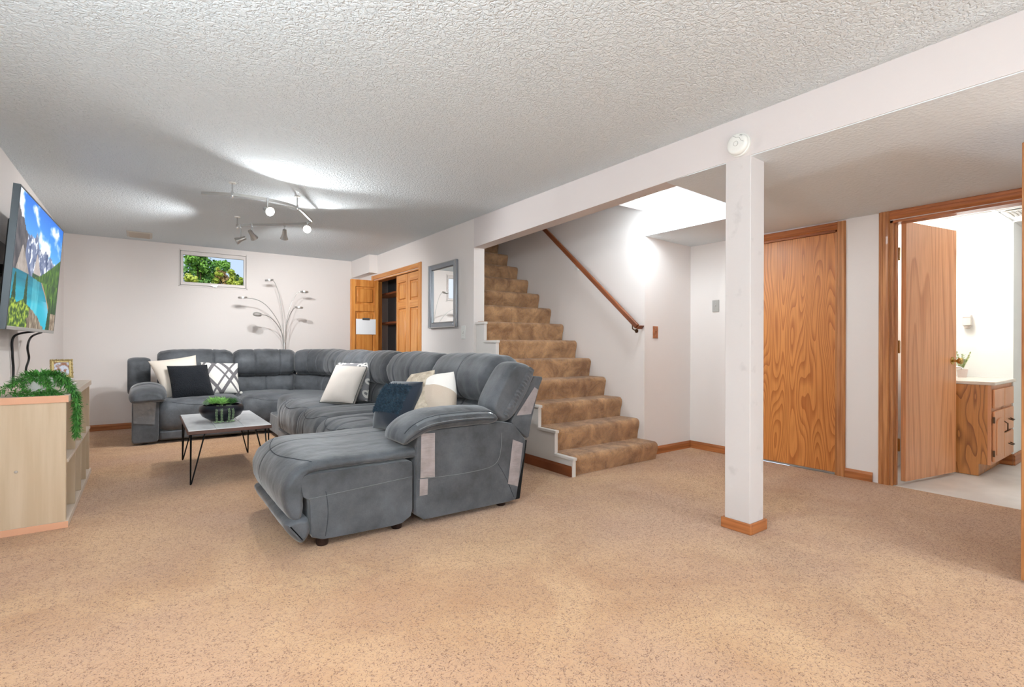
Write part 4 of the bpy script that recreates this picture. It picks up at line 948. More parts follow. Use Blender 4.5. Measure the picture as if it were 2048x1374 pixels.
def spot(x, y, drop, aim, lit, name='spot_head'):
    c = Vector((x, y, 2.3-drop)); aim = Vector(aim).normalized()
    MB().tube([(x, y, 2.31), (x, y, 2.3-drop)], .0055, 8).build('head_stem', M['chrome'], tr, smooth=True)
    MB().lathe([(.011, -.02), (.012, .012), (.006, .016)], (x, y, 2.3), n=12).build('rail_clamp', M['chrome'], tr, smooth=True)
    h = MB().lathe([(.004, -.052), (.018, -.05), (.021, -.02), (.022, .0), (.038, .05), (.036, .05), (.02, .005)], c, aim, 24, cap=False).build('spot_head', M['nickel'], tr, smooth=True)
    if lit: MB().lathe([(.026, .03), (.030, .052), (.02, .057), (.001, .058)], c, aim, 20).build('bulb', bulbm, h, smooth=True)
    else: MB().lathe([(.026, .03), (.030, .044), (.001, .045)], c, aim, 20).build('bulb', M['black'], h, smooth=True)
    return c, aim
A = spot(.835, 4.665, .09, (.25, -.90, -.42), True)
B = spot(1.32, 5.33, .06, (-.25, -.92, -.28), True)
C_ = spot(.80, 5.88, .14, (-.85, .1, -.45), False)
D_ = spot(.885, 5.75, .10, (.5, .5, -.6), False)
E_ = spot(1.15, 5.54, .10, (.1, .6, -.75), False)
for (hc, ha, fac) in ((*A, 4.5), (*B, 2.6)):
    light('bulb_glow', 'SPOT', hc+ha*.066, LIT['track']*fac, (.95, .98, 1), .022, Vector(ha).to_track_quat('-Z', 'Y').to_euler(), spot_size=radians(146), spot_blend=.35)
light('bulb_glow', 'SPOT', C_[0]+C_[1]*.06, LIT['track2']*1.6, (.95, .98, 1), .03, Vector(C_[1]).to_track_quat('-Z', 'Y').to_euler(), spot_size=radians(140), spot_blend=.6)
light('bulb_glow', 'SPOT', D_[0]+D_[1]*.06, LIT['track2']*3, (.95, .98, 1), .03, Vector(D_[1]).to_track_quat('-Z', 'Y').to_euler(), spot_size=radians(140), spot_blend=.6)
light('bulb_glow', 'SPOT', E_[0]+E_[1]*.06, LIT['track2']*3, (.95, .98, 1), .03, Vector(E_[1]).to_track_quat('-Z', 'Y').to_euler(), spot_size=radians(140), spot_blend=.6)

# circline lamp in recess
cl = thing('ceiling_lamp', (3.60, 2.83, 2.375), 'round glowing ring lamp in the recess before the stairs', 'ceiling light')
MB().lathe([(.06, 0), (.06, -.03), (.05, -.035)], (3.60, 2.83, 2.374), n=24).build('canopy', M['white'], cl, smooth=True)
MB().tube([Vector((3.60+.155*cos(t), 2.83+.155*sin(t), 2.335)) for t in [2*pi*i/48 for i in range(48)]], .017, 10, closed=True).build('ring_tube', mat('lit_ring', (255, 255, 252), .5, emit=(255, 255, 250), estr=6), cl, smooth='all')
for a in (0, 1, 2): 
    t = a*2*pi/3; MB().tube([(3.6+.05*cos(t), 2.83+.05*sin(t), 2.345), (3.6+.14*cos(t), 2.83+.14*sin(t), 2.34)], .003, 6).build('ring_clip', M['nickel'], cl)
light('ring_glow', 'POINT', (3.60, 2.83, 2.27), LIT['well'], COOL, .12)

# globe lamps added as fill light, all outside the view
for (x, y, z, e, lb_) in ((-.45, -.6, 1.5, LIT['near'], 'added white globe fill lamp close beside the viewer'), (.6, -2.2, 1.45, LIT['rear'], 'added white globe fill lamp behind the viewer'), (3.0, -1.6, 1.30, LIT['rear2'], 'added white globe fill lamp behind the viewer near the door wall'), (-.48, 1.0, 1.55, LIT['side'], 'added white globe fill lamp beside the television wall, out of view')):
    g_ = thing('fill_lamp', (x, y, 0), lb_, 'floor lamp')
    MB().lathe([(.14, 0), (.14, .015), (.012, .03), (.012, z-.18)], (x, y, 0), n=20).build('base', M['nickel'], g_, smooth=True)
    merge(MB(), sphere((x, y, z-.09), .09, 20, 14)).build('globe', mat('fill_globe', (255, 252, 245), .5, emit=(255, 250, 242), estr=3) if 'fill_globe' not in bpy.data.materials else bpy.data.materials['fill_globe'], g_, smooth='all')
    light('fill_glow', 'POINT', (x, y, z+.13), e, COOL, .12)

# ------------------------------------------------------------------ bathroom: vanity etc.
vn = thing('vanity_cabinet', (5.97, 1.33, 0), 'oak bathroom vanity cabinet with drawer and arched doors', 'cabinet')
vx0, vx1, vy0, vy1, vz = 5.60, 6.345, 1.03, 1.60, .755
MB().box(vx0, vy0+.075, 0, vx1, vy1, .10).build('toe_kick', M['vanity'], vn)
MB().box(vx0, vy0+.02, .10, vx0+.018, vy1, vz).build('side_panel', M['vanity'], vn)
MB().box(vx0+.018, vy0+.02, .10, vx1, vy1, .12).box(vx1-.018, vy0+.02, .12, vx1, vy1, vz).box(vx0+.018, vy1-.012, .12, vx1, vy1, vz).build('carcass', M['vanity'], vn)
MB().box(vx0, vy0, .10, vx0+.045, vy0+.02, vz).box(vx1-.04, vy0, .10, vx1, vy0+.02, vz).box(vx0+.045, vy0, .10, vx1-.04, vy0+.02, .14).box(vx0+.045, vy0, vz-.05, vx1-.04, vy0+.02, vz).box(vx0+.36, vy0, .14, vx0+.40, vy0+.02, vz-.05).box(vx0+.045, vy0, .53, vx1-.04, vy0+.02, .57).build('face_frame', M['vanfront'], vn)
def vdoor(x0, x1, z0, z1, nm, arch=False, hinge=None):
    d = MB().box(x0, vy0-.018, z0, x1, vy0-.001, z1).build(nm, M['vanfront'], vn, bevel=.005)
    if arch:
        pl = [(x0+.05, z0+.05), (x1-.05, z0+.05), (x1-.05, z1-.11)]; cxm = (x0+x1)/2; hw_ = (x1-x0)/2-.05
        for i in range(1, 10): t = pi*i/10; pl.append((cxm+hw_*cos(t)*1, z1-.11+.05*sin(t)))
        pl.append((x0+.05, z1-.11)); MB().prism(pl, vy0-.026, vy0-.017, 'Y').build('arched_panel', M['vanfront'], d, bevel=.004)
        for z in (z0+.07, z1-.07): MB().box(x0-.012, vy0-.02, z-.025, x0+.004, vy0-.008, z+.025).build('hinge', M['bronze'], d)
    hxp = x1-.04 if arch else (x0+x1)/2
    if nm == 'door': MB().tube([(hxp, vy0-.018, z1-.10), (hxp, vy0-.045, z1-.12), (hxp, vy0-.045, z1-.18), (hxp, vy0-.018, z1-.20)], .005, 8).build('handle', M['bronze'], d, smooth=True)
    elif nm == 'drawer' and not (z0 > .55): MB().tube([(hxp-.04, vy0-.018, (z0+z1)/2), (hxp-.03, vy0-.045, (z0+z1)/2-.01), (hxp+.03, vy0-.045, (z0+z1)/2-.01), (hxp+.04, vy0-.018, (z0+z1)/2)], .005, 8).build('handle', M['bronze'], d, smooth=True)
vdoor(vx0+.03, vx0+.375, .125, .54, 'door', True)
vdoor(vx0+.03, vx0+.375, .565, .72, 'drawer')
vdoor(vx0+.39, vx1-.02, .345, .54, 'drawer'); vdoor(vx0+.39, vx1-.02, .125, .33, 'drawer'); vdoor(vx0+.39, vx1-.02, .565, .72, 'drawer')
vt = thing('vanity_countertop', (5.97, 1.3, .755), 'cream stone countertop on the oak vanity', 'countertop')
MB().box(vx0-.02, vy0-.03, .757, 6.348, 1.615, .785).build('slab', mat('cream_stone', (232, 222, 208), .25, var=(224, 212, 196), vscale=9), vt, bevel=.005)
fa = thing('faucet', (5.95, 1.42, .785), 'chrome single lever faucet on the vanity countertop', 'faucet')
fx, fy = 5.965, 1.44
MB().lathe([(.03, 0), (.028, .01), (.02, .05), (.02, .09)], (fx, fy, .785), n=18).build('body', M['chrome'], fa, smooth=True)
MB().tube([(fx, fy, .845), (fx, fy-.06, .875), (fx+.01, fy-.14, .88), (fx+.01, fy-.15, .868)], [.016, .016, .013, .011], 10).build('spout', M['chrome'], fa, smooth=True)
MB().obox((fx, fy-.03, .90), (.012, 0, 0), (0, .05, .018), (0, -.002, .006)).build('lever', M['chrome'], fa, bevel=.003)
sb = thing('soap_bottle', (6.05, 1.54, .785), 'black pump soap bottle behind the faucet', 'bottle')
MB().lathe([(.028, 0), (.03, .01), (.03, .10), (.02, .12), (.011, .125)], (6.02, 1.50, .785), n=20).build('bottle', M['black'], sb, smooth=True)
MB().tube([(6.02, 1.50, .905), (6.02, 1.50, .955), (6.005, 1.46, .955)], .006, 8).build('pump', M['black'], sb, smooth=True)
bp_ = thing('potted_plant', (6.15, 1.36, .785), 'small variegated plant in a pale pink pot on the vanity', 'plant')
MB().lathe([(.032, 0), (.042, .075), (.038, .077), (.035, .06)], (6.20, 1.34, .785), n=20).build('pot', mat('pink_pot', (222, 206, 198), .6), bp_, smooth=True)
k = MB(); rr = random.Random(5)
for i in range(12):
    a = i*2.4; el = .7+.7*rr.random(); L_ = .07+.09*rr.random(); d = Vector((cos(a)*cos(el), sin(a)*cos(el), sin(el))); p = Vector((6.20, 1.34, .855))
    for j in range(6):
        q_ = p+d*L_*(j+1)/6; 
        for s_ in (-1, 1): leafcard(k, q_, d*.5+d.cross(Vector((0, 0, 1)))*s_+Vector((0, 0, .3)), Vector((0, 0, 1)), .032, .008)
k.build('foliage', mat('variegated_leaf', (128, 150, 92), .5, var=(208, 214, 168), vscale=60), bp_, kind='stuff', fix=False)
nf = thing('air_freshener', (6.35, 1.328, 1.25), 'beige wall air freshener above the vanity', 'air freshener')
MB().box(6.29, 1.297, 1.27, 6.349, 1.362, 1.375).build('housing', mat('beige_plastic', (208, 200, 190), .5), nf, bevel=.006)
MB().box(6.285, 1.303, 1.352, 6.292, 1.356, 1.37).build('grille', mat('pale_plastic', (222, 214, 206), .5), nf)
MB().lathe([(.026, .03), (.026, .012), (.018, 0), (.004, -.004)], (6.322, 1.33, 1.242), n=18).build('refill', mat('refill_plastic', (198, 188, 178), .4), nf, smooth=True)
vl = thing('vanity_light', (5.95, 1.6, 1.9), 'bright vanity bulb bar hidden behind the bathroom door', 'light fixture')
MB().box(5.66, 1.595, 1.80, 6.2, 1.62, 1.89).build('bar', M['chrome'], vl)
for x in (5.75, 5.93, 6.11): merge(MB(), sphere((x, 1.55, 1.845), .045, 14, 10)).build('bulb', mat('vanity_bulb', (255, 250, 240), .5, emit=(255, 252, 246), estr=12) if 'vanity_bulb' not in bpy.data.materials else bpy.data.materials['vanity_bulb'], vl, smooth='all')
light('vanity_glow', 'POINT', (5.93, 1.42, 1.845), LIT['bath'], (.95, .98, 1), .10)
light('bath_glow', 'POINT', (5.6, .2, 2.0), LIT['bath']*.6, (.95, .98, 1), .12)

# ================================================================== SECTIONAL SOFA
S = thing('sectional_sofa', (1.5, 5.3, 0), 'large blue-grey suede sectional sofa with chaise and corner, tape patches on its arms', 'sofa')
ms_ = M['sofa']
RAD = .65; XA, YA = 1.45, 7.45; XB = 2.10
L1e = XA-.10; ARC = RAD*pi/2
def bpath(s):     # s=0 at X=.10 ; forward D points to sitter
    if s < L1e: return (Vector((.10+s, YA, 0)), Vector((0, -1, 0)), Vector((0, 0, 1)))
    if s < L1e+ARC:
        a = (s-L1e)/RAD; c = Vector((XA, YA-RAD, 0)); o = c+Vector((sin(a), cos(a), 0))*RAD; return (o, Vector((-sin(a), -cos(a), 0)), Vector((0, 0, 1)))
    y = YA-RAD-(s-L1e-ARC); return (Vector((XB, y, 0)), Vector((-1, 0, 0)), Vector((0, 0, 1)))
def sY(y): return L1e+ARC+(YA-RAD-y)
head = [(-.13, .74), (-.145, .86), (-.10, .965), (0, .995), (.10, .965), (.165, .88), (.175, .80), (.15, .715), (.08, .675), (-.03, .67)]
lumb = [(-.08, .36), (-.08, .60), (-.02, .675), (.06, .665), (.12, .60), (.145, .52), (.14, .44), (.10, .36)]
mods = [(0.02, .82, 1), (.825, 1.585, 2), (1.59, 2.68, 2), (2.685, sY(5.58), 1), (sY(5.575), sY(4.80), 1), (sY(4.795), sY(3.84), 2), (sY(3.835), sY(2.93), 1)]
for i, (a, c_, ns) in enumerate(mods):
    gs = []
    w_ = c_-a
    if i == 0: gs = [a+w_*.72]
    elif ns == 1: gs = [a+w_*.55]
    elif i == 1: gs = [a+w_*.32, a+w_*.72]
    elif i == 2: gs = [a+w_*.22, a+w_*.42, a+w_*.62, a+w_*.82]
    else: gs = [a+w_*.25, a+w_*.62]
    loft('head_cushion', head, bpath, a, c_, ms_, S, rend=.10, inset=.055, crown=.018, wr=(.006, 14, 2.5), endwr=.012, grooves=[(g, .009, .008) for g in gs], n=44, seed=i)
    loft('lumbar_cushion', lumb, bpath, a, c_, ms_, S, rend=.06, inset=.03, crown=.012, wr=(.006, 9, 3), endwr=.008, grooves=[(a+w_*.5, .008, .008)], n=36, seed=i+20)
    bk = [(-.18, .06), (-.18, .80), (-.165, .83), (-.13, .83), (-.09, .60), (-.08, .06)]
    if i < 6: loft('back_panel', chaikin(bk, 1, .1), bpath, a+.005, c_-.005, ms_, S, rend=.015, inset=.008, n=16, keep=True)
# seats on left run: profile d from y=7.45 towards camera
def seatprof(f, top=.455, bot=.14):
    return [(.06, bot+.12), (.06, top-.03), (.14, top), (f*.5, top+.006), (f-.17, top), (f-.07, top-.025), (f-.015, top-.09), (f, top-.18), (f-.005, bot+.05), (f-.035, bot), (f-.10, bot+.01), (f-.25, bot+.06)]
def run_left(s): return (Vector((s, 7.45, 0)), Vector((0, -1, 0)), Vector((0, 0, 1)))
def run_right(s): return (Vector((2.10, s, 0)), Vector((-1, 0, 0)), Vector((0, 0, 1)))
def seat(run, a, c_, f, top=.455, bot=.14, seed=0, wr=.004, grooves=(), arcseam=True, crown=.022, tufts=()):
    o, surf, tof = loft('seat_cushion', seatprof(f, top, bot), run, a, c_, ms_, S, rend=.09, inset=.045, crown=crown, crown_dir=(.35, .94), wr=(wr, 7.5, 2), endwr=.006, grooves=grooves, n=40, seed=seed, resamp=80, tufts=tufts)
    if arcseam:
        t0 = tof((f-.12, top-.012)); t1 = tof((f-.02, top-.09)); pts = []
        for i in range(25):
            u = i/24; s = a+.03+(c_-a-.06)*u; k = (2*u-1)**2; t = t1+(t0-t1)*(1-(1-k)*.8)*.9
            pts.append(surf(s, t, .0008))
        seam('seam', pts, S)
seat(run_left, .125, .92, .86, seed=1)
seat(run_left, .93, 1.62, .83, seed=2, grooves=[(1.62-.2, .0, .01)])
# corner seat
loft('corner_seat', chaikin([(.0, .20), (.0, .43), (.10, .455), (.62, .452), (.70, .42), (.72, .3), (.70, .2)], 1), lambda s: (Vector((2.02, s, 0)), Vector((-1, 0, 0)), Vector((0, 0, 1))), 6.02, 7.36, ms_, S, rend=.05, inset=.03, crown=.01, wr=(.004, 8, 2), n=26, seed=6)
seat(run_right, 5.12, 6.05, .92, seed=3, wr=.006, grooves=[(5.9, .012, .014), (5.75, .006, .014)], top=.468)
seat(run_right, 4.40, 5.11, .94, seed=4, wr=.006, grooves=[(4.98, .008, .014), (4.80, .006, .014)], top=.462)
seat(run_right, 3.67, 4.39, .96, seed=5, wr=.006, grooves=[(4.12, .01, .012), (3.9, .006, .012)], top=.462, tufts=((4.03, (.55, .46), .03, .07),))
# bases under seats
def body(x0, y0, x1, y1, z0, z1, nm='base_frame', r=.02, m=None):
    return MB().box(x0, y0, z0, x1, y1, z1).build(nm, m or ms_, S, bevel=r, seg=3)
body(.12, 6.66, 1.45, 7.5, .03, .26); body(.13, 6.61, .92, 6.67, .035, .135, 'footrest_panel'); body(.93, 6.64, 1.30, 6.70, .035, .135, 'footrest_panel')
body(1.22, 3.70, 2.1, 6.9, .03, .26); body(1.19, 5.13, 1.24, 6.04, .035, .15, 'footrest_panel'); body(1.17, 4.41, 1.23, 5.1, .035, .15, 'footrest_panel'); body(1.15, 3.7, 1.23, 4.38, .035, .15, 'footrest_panel')
# left arm
loft('arm_panel', chaikin([(-.11, .02), (.12, .02), (.125, .48), (.09, .53), (-.07, .53), (-.112, .49)], 2, .06), lambda s: (Vector((0, s, 0)), Vector((1, 0, 0)), Vector((0, 0, 1))), 6.60, 7.52, ms_, S, rend=.03, inset=.02, wr=(.003, 6, 4), n=20, keep=True)
def armpathL(s):
    z = .545-.10*max(0, (6.85-s))**1.3*1.6
    return (Vector((.02, s, z)), Vector((1, 0, 0)), Vector((0, .25 if s < 6.8 else 0, 1)).normalized())
oL, sfL, tfL = loft('arm_pad', [(-.15, -.02), (-.13, .05), (-.05, .085), (.06, .085), (.14, .045), (.165, -.015), (.13, -.055), (0, -.06), (-.12, -.06)], armpathL, 6.50, 7.25, ms_, S, rend=.13, inset=.045, crown=.01, wr=(.004, 5, 4), n=30, seed=31)
seam('seam', [sfL(6.52+.7*i/20, tfL((.165, -.015)), .001) for i in range(21)], S)
# left wing
loft('wing_cushion', [(-.02, .50), (-.04, .80), (.02, .90), (.14, .905), (.20, .84), (.19, .60), (.14, .50)], lambda s: (Vector((s, 7.5, 0)), Vector((0, -1, 0)), Vector((0, 0, 1))), -.165, .055, ms_, S, rend=.07, inset=.03, wr=(.006, 7, 9), n=14, seed=33)
# left arm film patch
def patch(nm, pts, m, thick=.0015, n=(0, -1, 0)):
    n = Vector(n); V = [Vector(p) for p in pts]; k = len(V); b = MB(); b.add([p for p in V]+[p+n*thick for p in V], [tuple(range(k)), tuple(range(k, 2*k))[::-1]]+[(i, (i+1) % k, k+(i+1) % k, k+i) for i in range(k)])
    return b.build(nm, m, S)
patch('plastic_patch', [(-.095, 6.594, .24), (.085, 6.594, .215), (.10, 6.594, .45), (-.10, 6.594, .47)], M['tapedark'])
# chaise
ch = [(1.85, .462), (1.30, .468), (1.0, .462), (.78, .468), (.67, .45), (.60, .40), (.565, .32), (.575, .235), (.605, .175), (.645, .165), (.668, .20), (.672, .30), (.68, .375), (.74, .405), (1.0, .408), (1.30, .405), (1.85, .40)]
oC, sfC, tfC = loft('chaise_cushion', ch, lambda s: (Vector((0, s, 0)), Vector((1, 0, 0)), Vector((0, 0, 1))), 2.735, 3.655, ms_, S, rend=.055, inset=.026, crown=.028, crown_dir=(-.55, .83), wr=(.0035, 8, 2), endwr=.006, grooves=[(3.30, .004, .006)], n=60, seed=40, resamp=150)
tA, tB = tfC((.615, .42)), tfC((.70, .455))
seam('seam', [sfC(2.76+.87*i/30, tB+(tA-tB)*(1-abs(2*i/30-1)**2.2)*.9, .001) for i in range(31)], S)
seam('seam', [sfC(3.30, tfC((1.6-.9*i/24, .468)), .000) for i in range(25)], S, r=.0018)
loft('chaise_base', chaikin([(.66, .29), (.695, .265), (.70, .045), (1.272, .036), (1.275, .385), (1.25, .40), (.67, .405), (.645, .37)], 2, .12), lambda s: (Vector((0, s, 0)), Vector((1, 0, 0)), Vector((0, 0, 1))), 2.735, 3.65, ms_, S, rend=.014, inset=.006, wr=(.002, 4, 5), n=14, keep=True, seed=41)
seam('seam', [(.69+.58*i/12, 2.7335, .275+.03*i/12) for i in range(13)], S, M['seamlight'], .0016)
seam('seam', [(.775+.012*sin(i/3), 2.7335, .30-.235*i/10) for i in range(11)], S, M['seam'], .0014)
loft('lower_footrest', [(.69, .17), (.70, .10), (.675, .055), (.645, .05), (.60, .10), (.572, .15), (.585, .175), (.64, .185)], lambda s: (Vector((0, s, 0)), Vector((1, 0, 0)), Vector((0, 0, 1))), 2.725, 3.66, ms_, S, rend=.05, inset=.025, wr=(.005, 8, 3), n=26, seed=42)
# near arm
body(1.30, 2.99, 2.0, 3.66, .05, .38)
ab = [(1.288, .036), (2.02, .03), (2.04, .12), (2.09, .32), (2.105, .43), (2.0, .55), (1.88, .572), (1.32, .565), (1.29, .53)]
loft('arm_panel', chaikin(ab, 2, .08), lambda s: (Vector((0, s, 0)), Vector((1, 0, 0)), Vector((0, 0, 1))), 2.725, 2.985, ms_, S, rend=.018, inset=.008, wr=(.002, 4, 6), n=10, keep=True, seed=43)
seam('seam', smoothp([(1.30, 2.7235, .285), (1.42, 2.7225, .28), (1.63, 2.7225, .275), (1.80, 2.7225, .285), (1.87, 2.7225, .32), (1.895, 2.7225, .40), (1.90, 2.7225, .50)], 40, False), S, M['seamlight'], .0016)
seam('seam', smoothp([(1.87, 2.7225, .30), (1.91, 2.7225, .24), (1.95, 2.7225, .17), (2.0, 2.7225, .06)], 16, False), S, M['seam'], .0016)
PT = smoothp([(1.20, .505), (1.235, .55), (1.30, .59), (1.40, .615), (1.60, .622), (1.78, .615), (1.86, .595)], 60, False)
def armpathR(s):
    k = max(0, min(59, s*59)); i = int(k); f = k-i; j = min(59, i+1); p = PT[i].lerp(PT[j], f); a = PT[max(0, i-1)]; c_ = PT[min(59, i+2)]; t = (c_-a).normalized()
    return (Vector((p.x, 2.84, p.y)), Vector((0, 1, 0)), Vector((-t.y, 0, t.x)))
# loft in true arc units
PL = sum((PT[i+1]-PT[i]).length for i in range(59))
oP, sfP, tfP = loft('arm_pad', [(-.155, -.012), (-.145, .025), (-.06, .052), (.06, .055), (.135, .03), (.15, -.01), (.12, -.045), (-.10, -.048)], lambda s: armpathR(s/PL), 0, PL, ms_, S, rend=.09, inset=.034, crown=.006, wr=(.004, 10, 5), endwr=.006, n=60, seed=44)
seam('seam', [sfP(.02+(PL-.04)*i/40, tfP((-.155, -.012)), .001) for i in range(41)], S)
seam('seam', [sfP(.05+(PL-.08)*i/40, tfP((-.13, .034)), .0015) for i in range(41)], S)
# glossy tape along pad
bt = MB(); t0, t1 = tfP((-.15, .0)), tfP((-.125, .036)); V = []
for i in range(41):
    s = .12+(PL-.17)*i/40
    for t in (t0, (t0+t1)/2, t1): V.append(sfP(s, t, .002+.0016*noise.noise(Vector((s*60, t*9, 0)))))
bt.add(V, [(i*3+k, i*3+k+1, (i+1)*3+k+1, (i+1)*3+k) for i in range(40) for k in range(2)])
bt.build('tape_strip', M['tapedark'], S, smooth='all', fix=False)
# near wing and back panel
wg = [(1.99, .945), (2.09, .95), (2.155, .925), (2.175, .86), (2.07, .68), (1.98, .58), (1.90, .575), (1.825, .66), (1.875, .79)]
oW, sfW, tfW = loft('wing_cushion', wg, lambda s: (Vector((0, s, 0)), Vector((1, 0, 0)), Vector((0, 0, 1))), 2.715, 2.93, ms_, S, rend=.07, inset=.03, crown=.004, wr=(.003, 4, 6), n=12, seed=45)
# gathered strip beside the wing
b = MB(); V = []; n_ = 110
for i in range(n_+1):
    f = i/n_; x = 1.945+(2.165-1.945)*f; z = .595+(.90-.595)*f; g = .004*sin(f*95)+.004*noise.noise(Vector((f*30, 0, 3)))
    for k in range(6):
        u = k/5; V.append((x-.045*(1-u)*.9+.0, 2.712-.006*sin(pi*u)-g*sin(pi*u), z+.03*(1-u)))
b.add(V, [(i*6+k, i*6+k+1, (i+1)*6+k+1, (i+1)*6+k) for i in range(n_) for k in range(5)]); b.build('gathered_strip', ms_, S, smooth='all', fix=False)
bp2 = [(1.985, .56), (2.05, .50), (2.135, .43), (2.165, .56), (2.23, .78), (2.262, .845), (2.255, .855), (2.19, .86), (2.14, .80), (2.05, .66)]
loft('back_panel', chaikin(bp2, 1, .1), lambda s: (Vector((0, s, 0)), Vector((1, 0, 0)), Vector((0, 0, 1))), 2.74, 3.82, ms_, S, rend=.012, inset=.006, n=8, keep=True)
MB().prism([(2.03, .03), (2.07, .03), (2.13, .42), (2.10, .43), (2.06, .2)], 2.75, 3.8, 'Y').build('rear_lining', M['darkvoid'], S)
patch('tape_patch', [(1.315, 2.7225, .29), (1.41, 2.7225, .283), (1.41, 2.7225, .548), (1.32, 2.7225, .552)], M['tape'])
patch('tape_patch', [(1.31, 2.7225, .185), (1.362, 2.7225, .185), (1.365, 2.7225, .28), (1.312, 2.7225, .285)], M['tape'])
patch('tape_patch', [(1.95, 2.7225, .155), (2.032, 2.7225, .125), (2.075, 2.7225, .41), (1.99, 2.7225, .445)], M['tape'])
patch('tape_patch', [(2.03, 2.7365, .60), (2.155, 2.7365, .60), (2.218, 2.7365, .765), (2.185, 2.7365, .785)], M['tape'])
dl_ = mat('dark_leg', (40, 24, 20), .5)
for (x, y) in ((.775, 2.80), (1.20, 2.80), (1.94, 2.79), (.78, 3.58), (1.9, 3.6), (1.3, 5.0), (2.0, 5.0), (1.3, 6.0), (.0, 6.7), (.0, 7.4), (.85, 6.75)):
    MB().lathe([(.028, 0), (.032, .01), (.034, .06)], (x, y, 0), n=16).build('leg', dl_, S, smooth=True)

# ================================================================== THROW PILLOWS
def pillow(name, TL, TR, BR, BL, T, m, label, pinch=.05, wr=.004, n=30, piping=None, group='throw pillows on the sofa', seed=0, gusset=0):
    TL, TR, BR, BL = map(Vector, (TL, TR, BR, BL)); c = (TL+TR+BR+BL)/4; nr = (TR-TL).cross(BL-TL).normalized()
    if nr.dot(Vector((0, 0, 1.08))-c) < 0 and nr.dot(-c) < 0: nr = -nr
    t = thing(name, (c+nr*0)-Vector((0, 0, (TL-BL).length/2)), label, 'pillow', group)
    def P(u, v, s):
        uu = u*(1-pinch*(1-v*v)*abs(u)**1)*1.0; vv = v*(1-pinch*(1-u*u)*abs(v))
        a = (uu+1)/2; b_ = (vv+1)/2; p = (BL*(1-a)+BR*a)*(1-b_)+(TL*(1-a)+TR*a)*b_
        h = T/2*(max(0, 1-abs(u)**2.4)*max(0, 1-abs(v)**2.4))**.55+gusset*.5
        h += wr*noise.noise(Vector((u*2.6, v*2.6, seed+s)))*(1-max(abs(u), abs(v))**6)
        return p+nr*h*s
    V = []; UV = []; F = []
    for s in (1, -1):
        for j in range(n+1):
            for i in range(n+1):
                u = 2*i/n-1; v = 2*j/n-1; u = sin(u*pi/2); v = sin(v*pi/2); V.append(P(u, v, s)); UV.append(((u+1)/2, (v+1)/2))
    K = (n+1)*(n+1)
    for s in (0, 1):
        for j in range(n):
            for i in range(n):
                q_ = [s*K+j*(n+1)+i, s*K+j*(n+1)+i+1, s*K+(j+1)*(n+1)+i+1, s*K+(j+1)*(n+1)+i]; F.append(tuple(q_ if s == 0 else q_[::-1]))
    edge = [i for i in range(n)]+[n+j*(n+1) for j in range(n)]+[(n+1)*n+n-i for i in range(n)]+[(n-j)*(n+1) for j in range(n)]
    if gusset:
        for k in range(len(edge)): a, c2 = edge[k], edge[(k+1) % len(edge)]; F.append((a, a+K, c2+K, c2))
    b = MB(); b.add(V, F); o = b.build('cushion_cover', m, t, smooth='all', fix=True)
    uvl = o.data.uv_layers.new(name='UVMap')
    for lp in o.data.loops: uvl.data[lp.index].uv = UV[lp.vertex_index]
    if piping:
        MB().tube([(V[e_]+V[e_+K])/2 if not gusset else V[e_] for e_ in edge], .0035, 6, closed=True).build('piping', piping, t, smooth='all')
    return t, P, nr
def uvmat(name, fn_nodes, rough=.9, bump=.3, bscale=300):
    m = bpy.data.materials.new(name); m.use_nodes = True; N = m.node_tree.nodes; L = m.node_tree.links; b = N['Principled BSDF']; b.inputs['Roughness'].default_value = rough
    uv = N.new('ShaderNodeUVMap'); uv.uv_map = 'UVMap'; fn_nodes(N, L, uv.outputs[0], b)
    n2 = N.new('ShaderNodeTexNoise'); n2.inputs['Scale'].default_value = bscale; tc = N.new('ShaderNodeTexCoord'); L.new(tc.outputs['Object'], n2.inputs['Vector'])
    bp = N.new('ShaderNodeBump'); bp.inputs['Strength'].default_value = bump; bp.inputs['Distance'].default_value = .003; L.new(n2.outputs['Fac'], bp.inputs['Height']); L.new(bp.outputs[0], b.inputs['Normal'])
    return m
def math_(N, L, op, a, b_=None):
    x = N.new('ShaderNodeMath'); x.operation = op
    for i, q_ in enumerate((a, b_)):
        if q_ is None: continue
        if isinstance(q_, (int, float)): x.inputs[i].default_value = q_
        else: L.new(q_, x.inputs[i])
    return x.outputs[0]
def diamond(N, L, uv, b):
    s = N.new('ShaderNodeSeparateXYZ'); L.new(uv, s.inputs[0]); x = s.outputs[0]; y = s.outputs[1]
    x = math_(N, L, 'MULTIPLY', x, 1.25); y = math_(N, L, 'MULTIPLY', y, .92)
    masks = []
    for op in ('ADD', 'SUBTRACT'):
        q_ = math_(N, L, op, x, y); 
        if op == 'SUBTRACT': q_ = math_(N, L, 'ADD', q_, 3.0)
        f = math_(N, L, 'FRACT', q_)
        for c0, w0 in ((.22, .045), (.55, .075)):
            d = math_(N, L, 'ABSOLUTE', math_(N, L, 'SUBTRACT', f, c0)); masks.append(math_(N, L, 'LESS_THAN', d, w0))
    v = masks[0]
    for k in masks[1:]: v = math_(N, L, 'MAXIMUM', v, k)
    mx = N.new('ShaderNodeMix'); mx.data_type = 'RGBA'; L.new(v, mx.inputs[0]); mx.inputs[6].default_value = (*lin((234, 230, 222)), 1); mx.inputs[7].default_value = (*lin((112, 108, 110)), 1)
    L.new(mx.outputs[2], b.inputs['Base Color'])
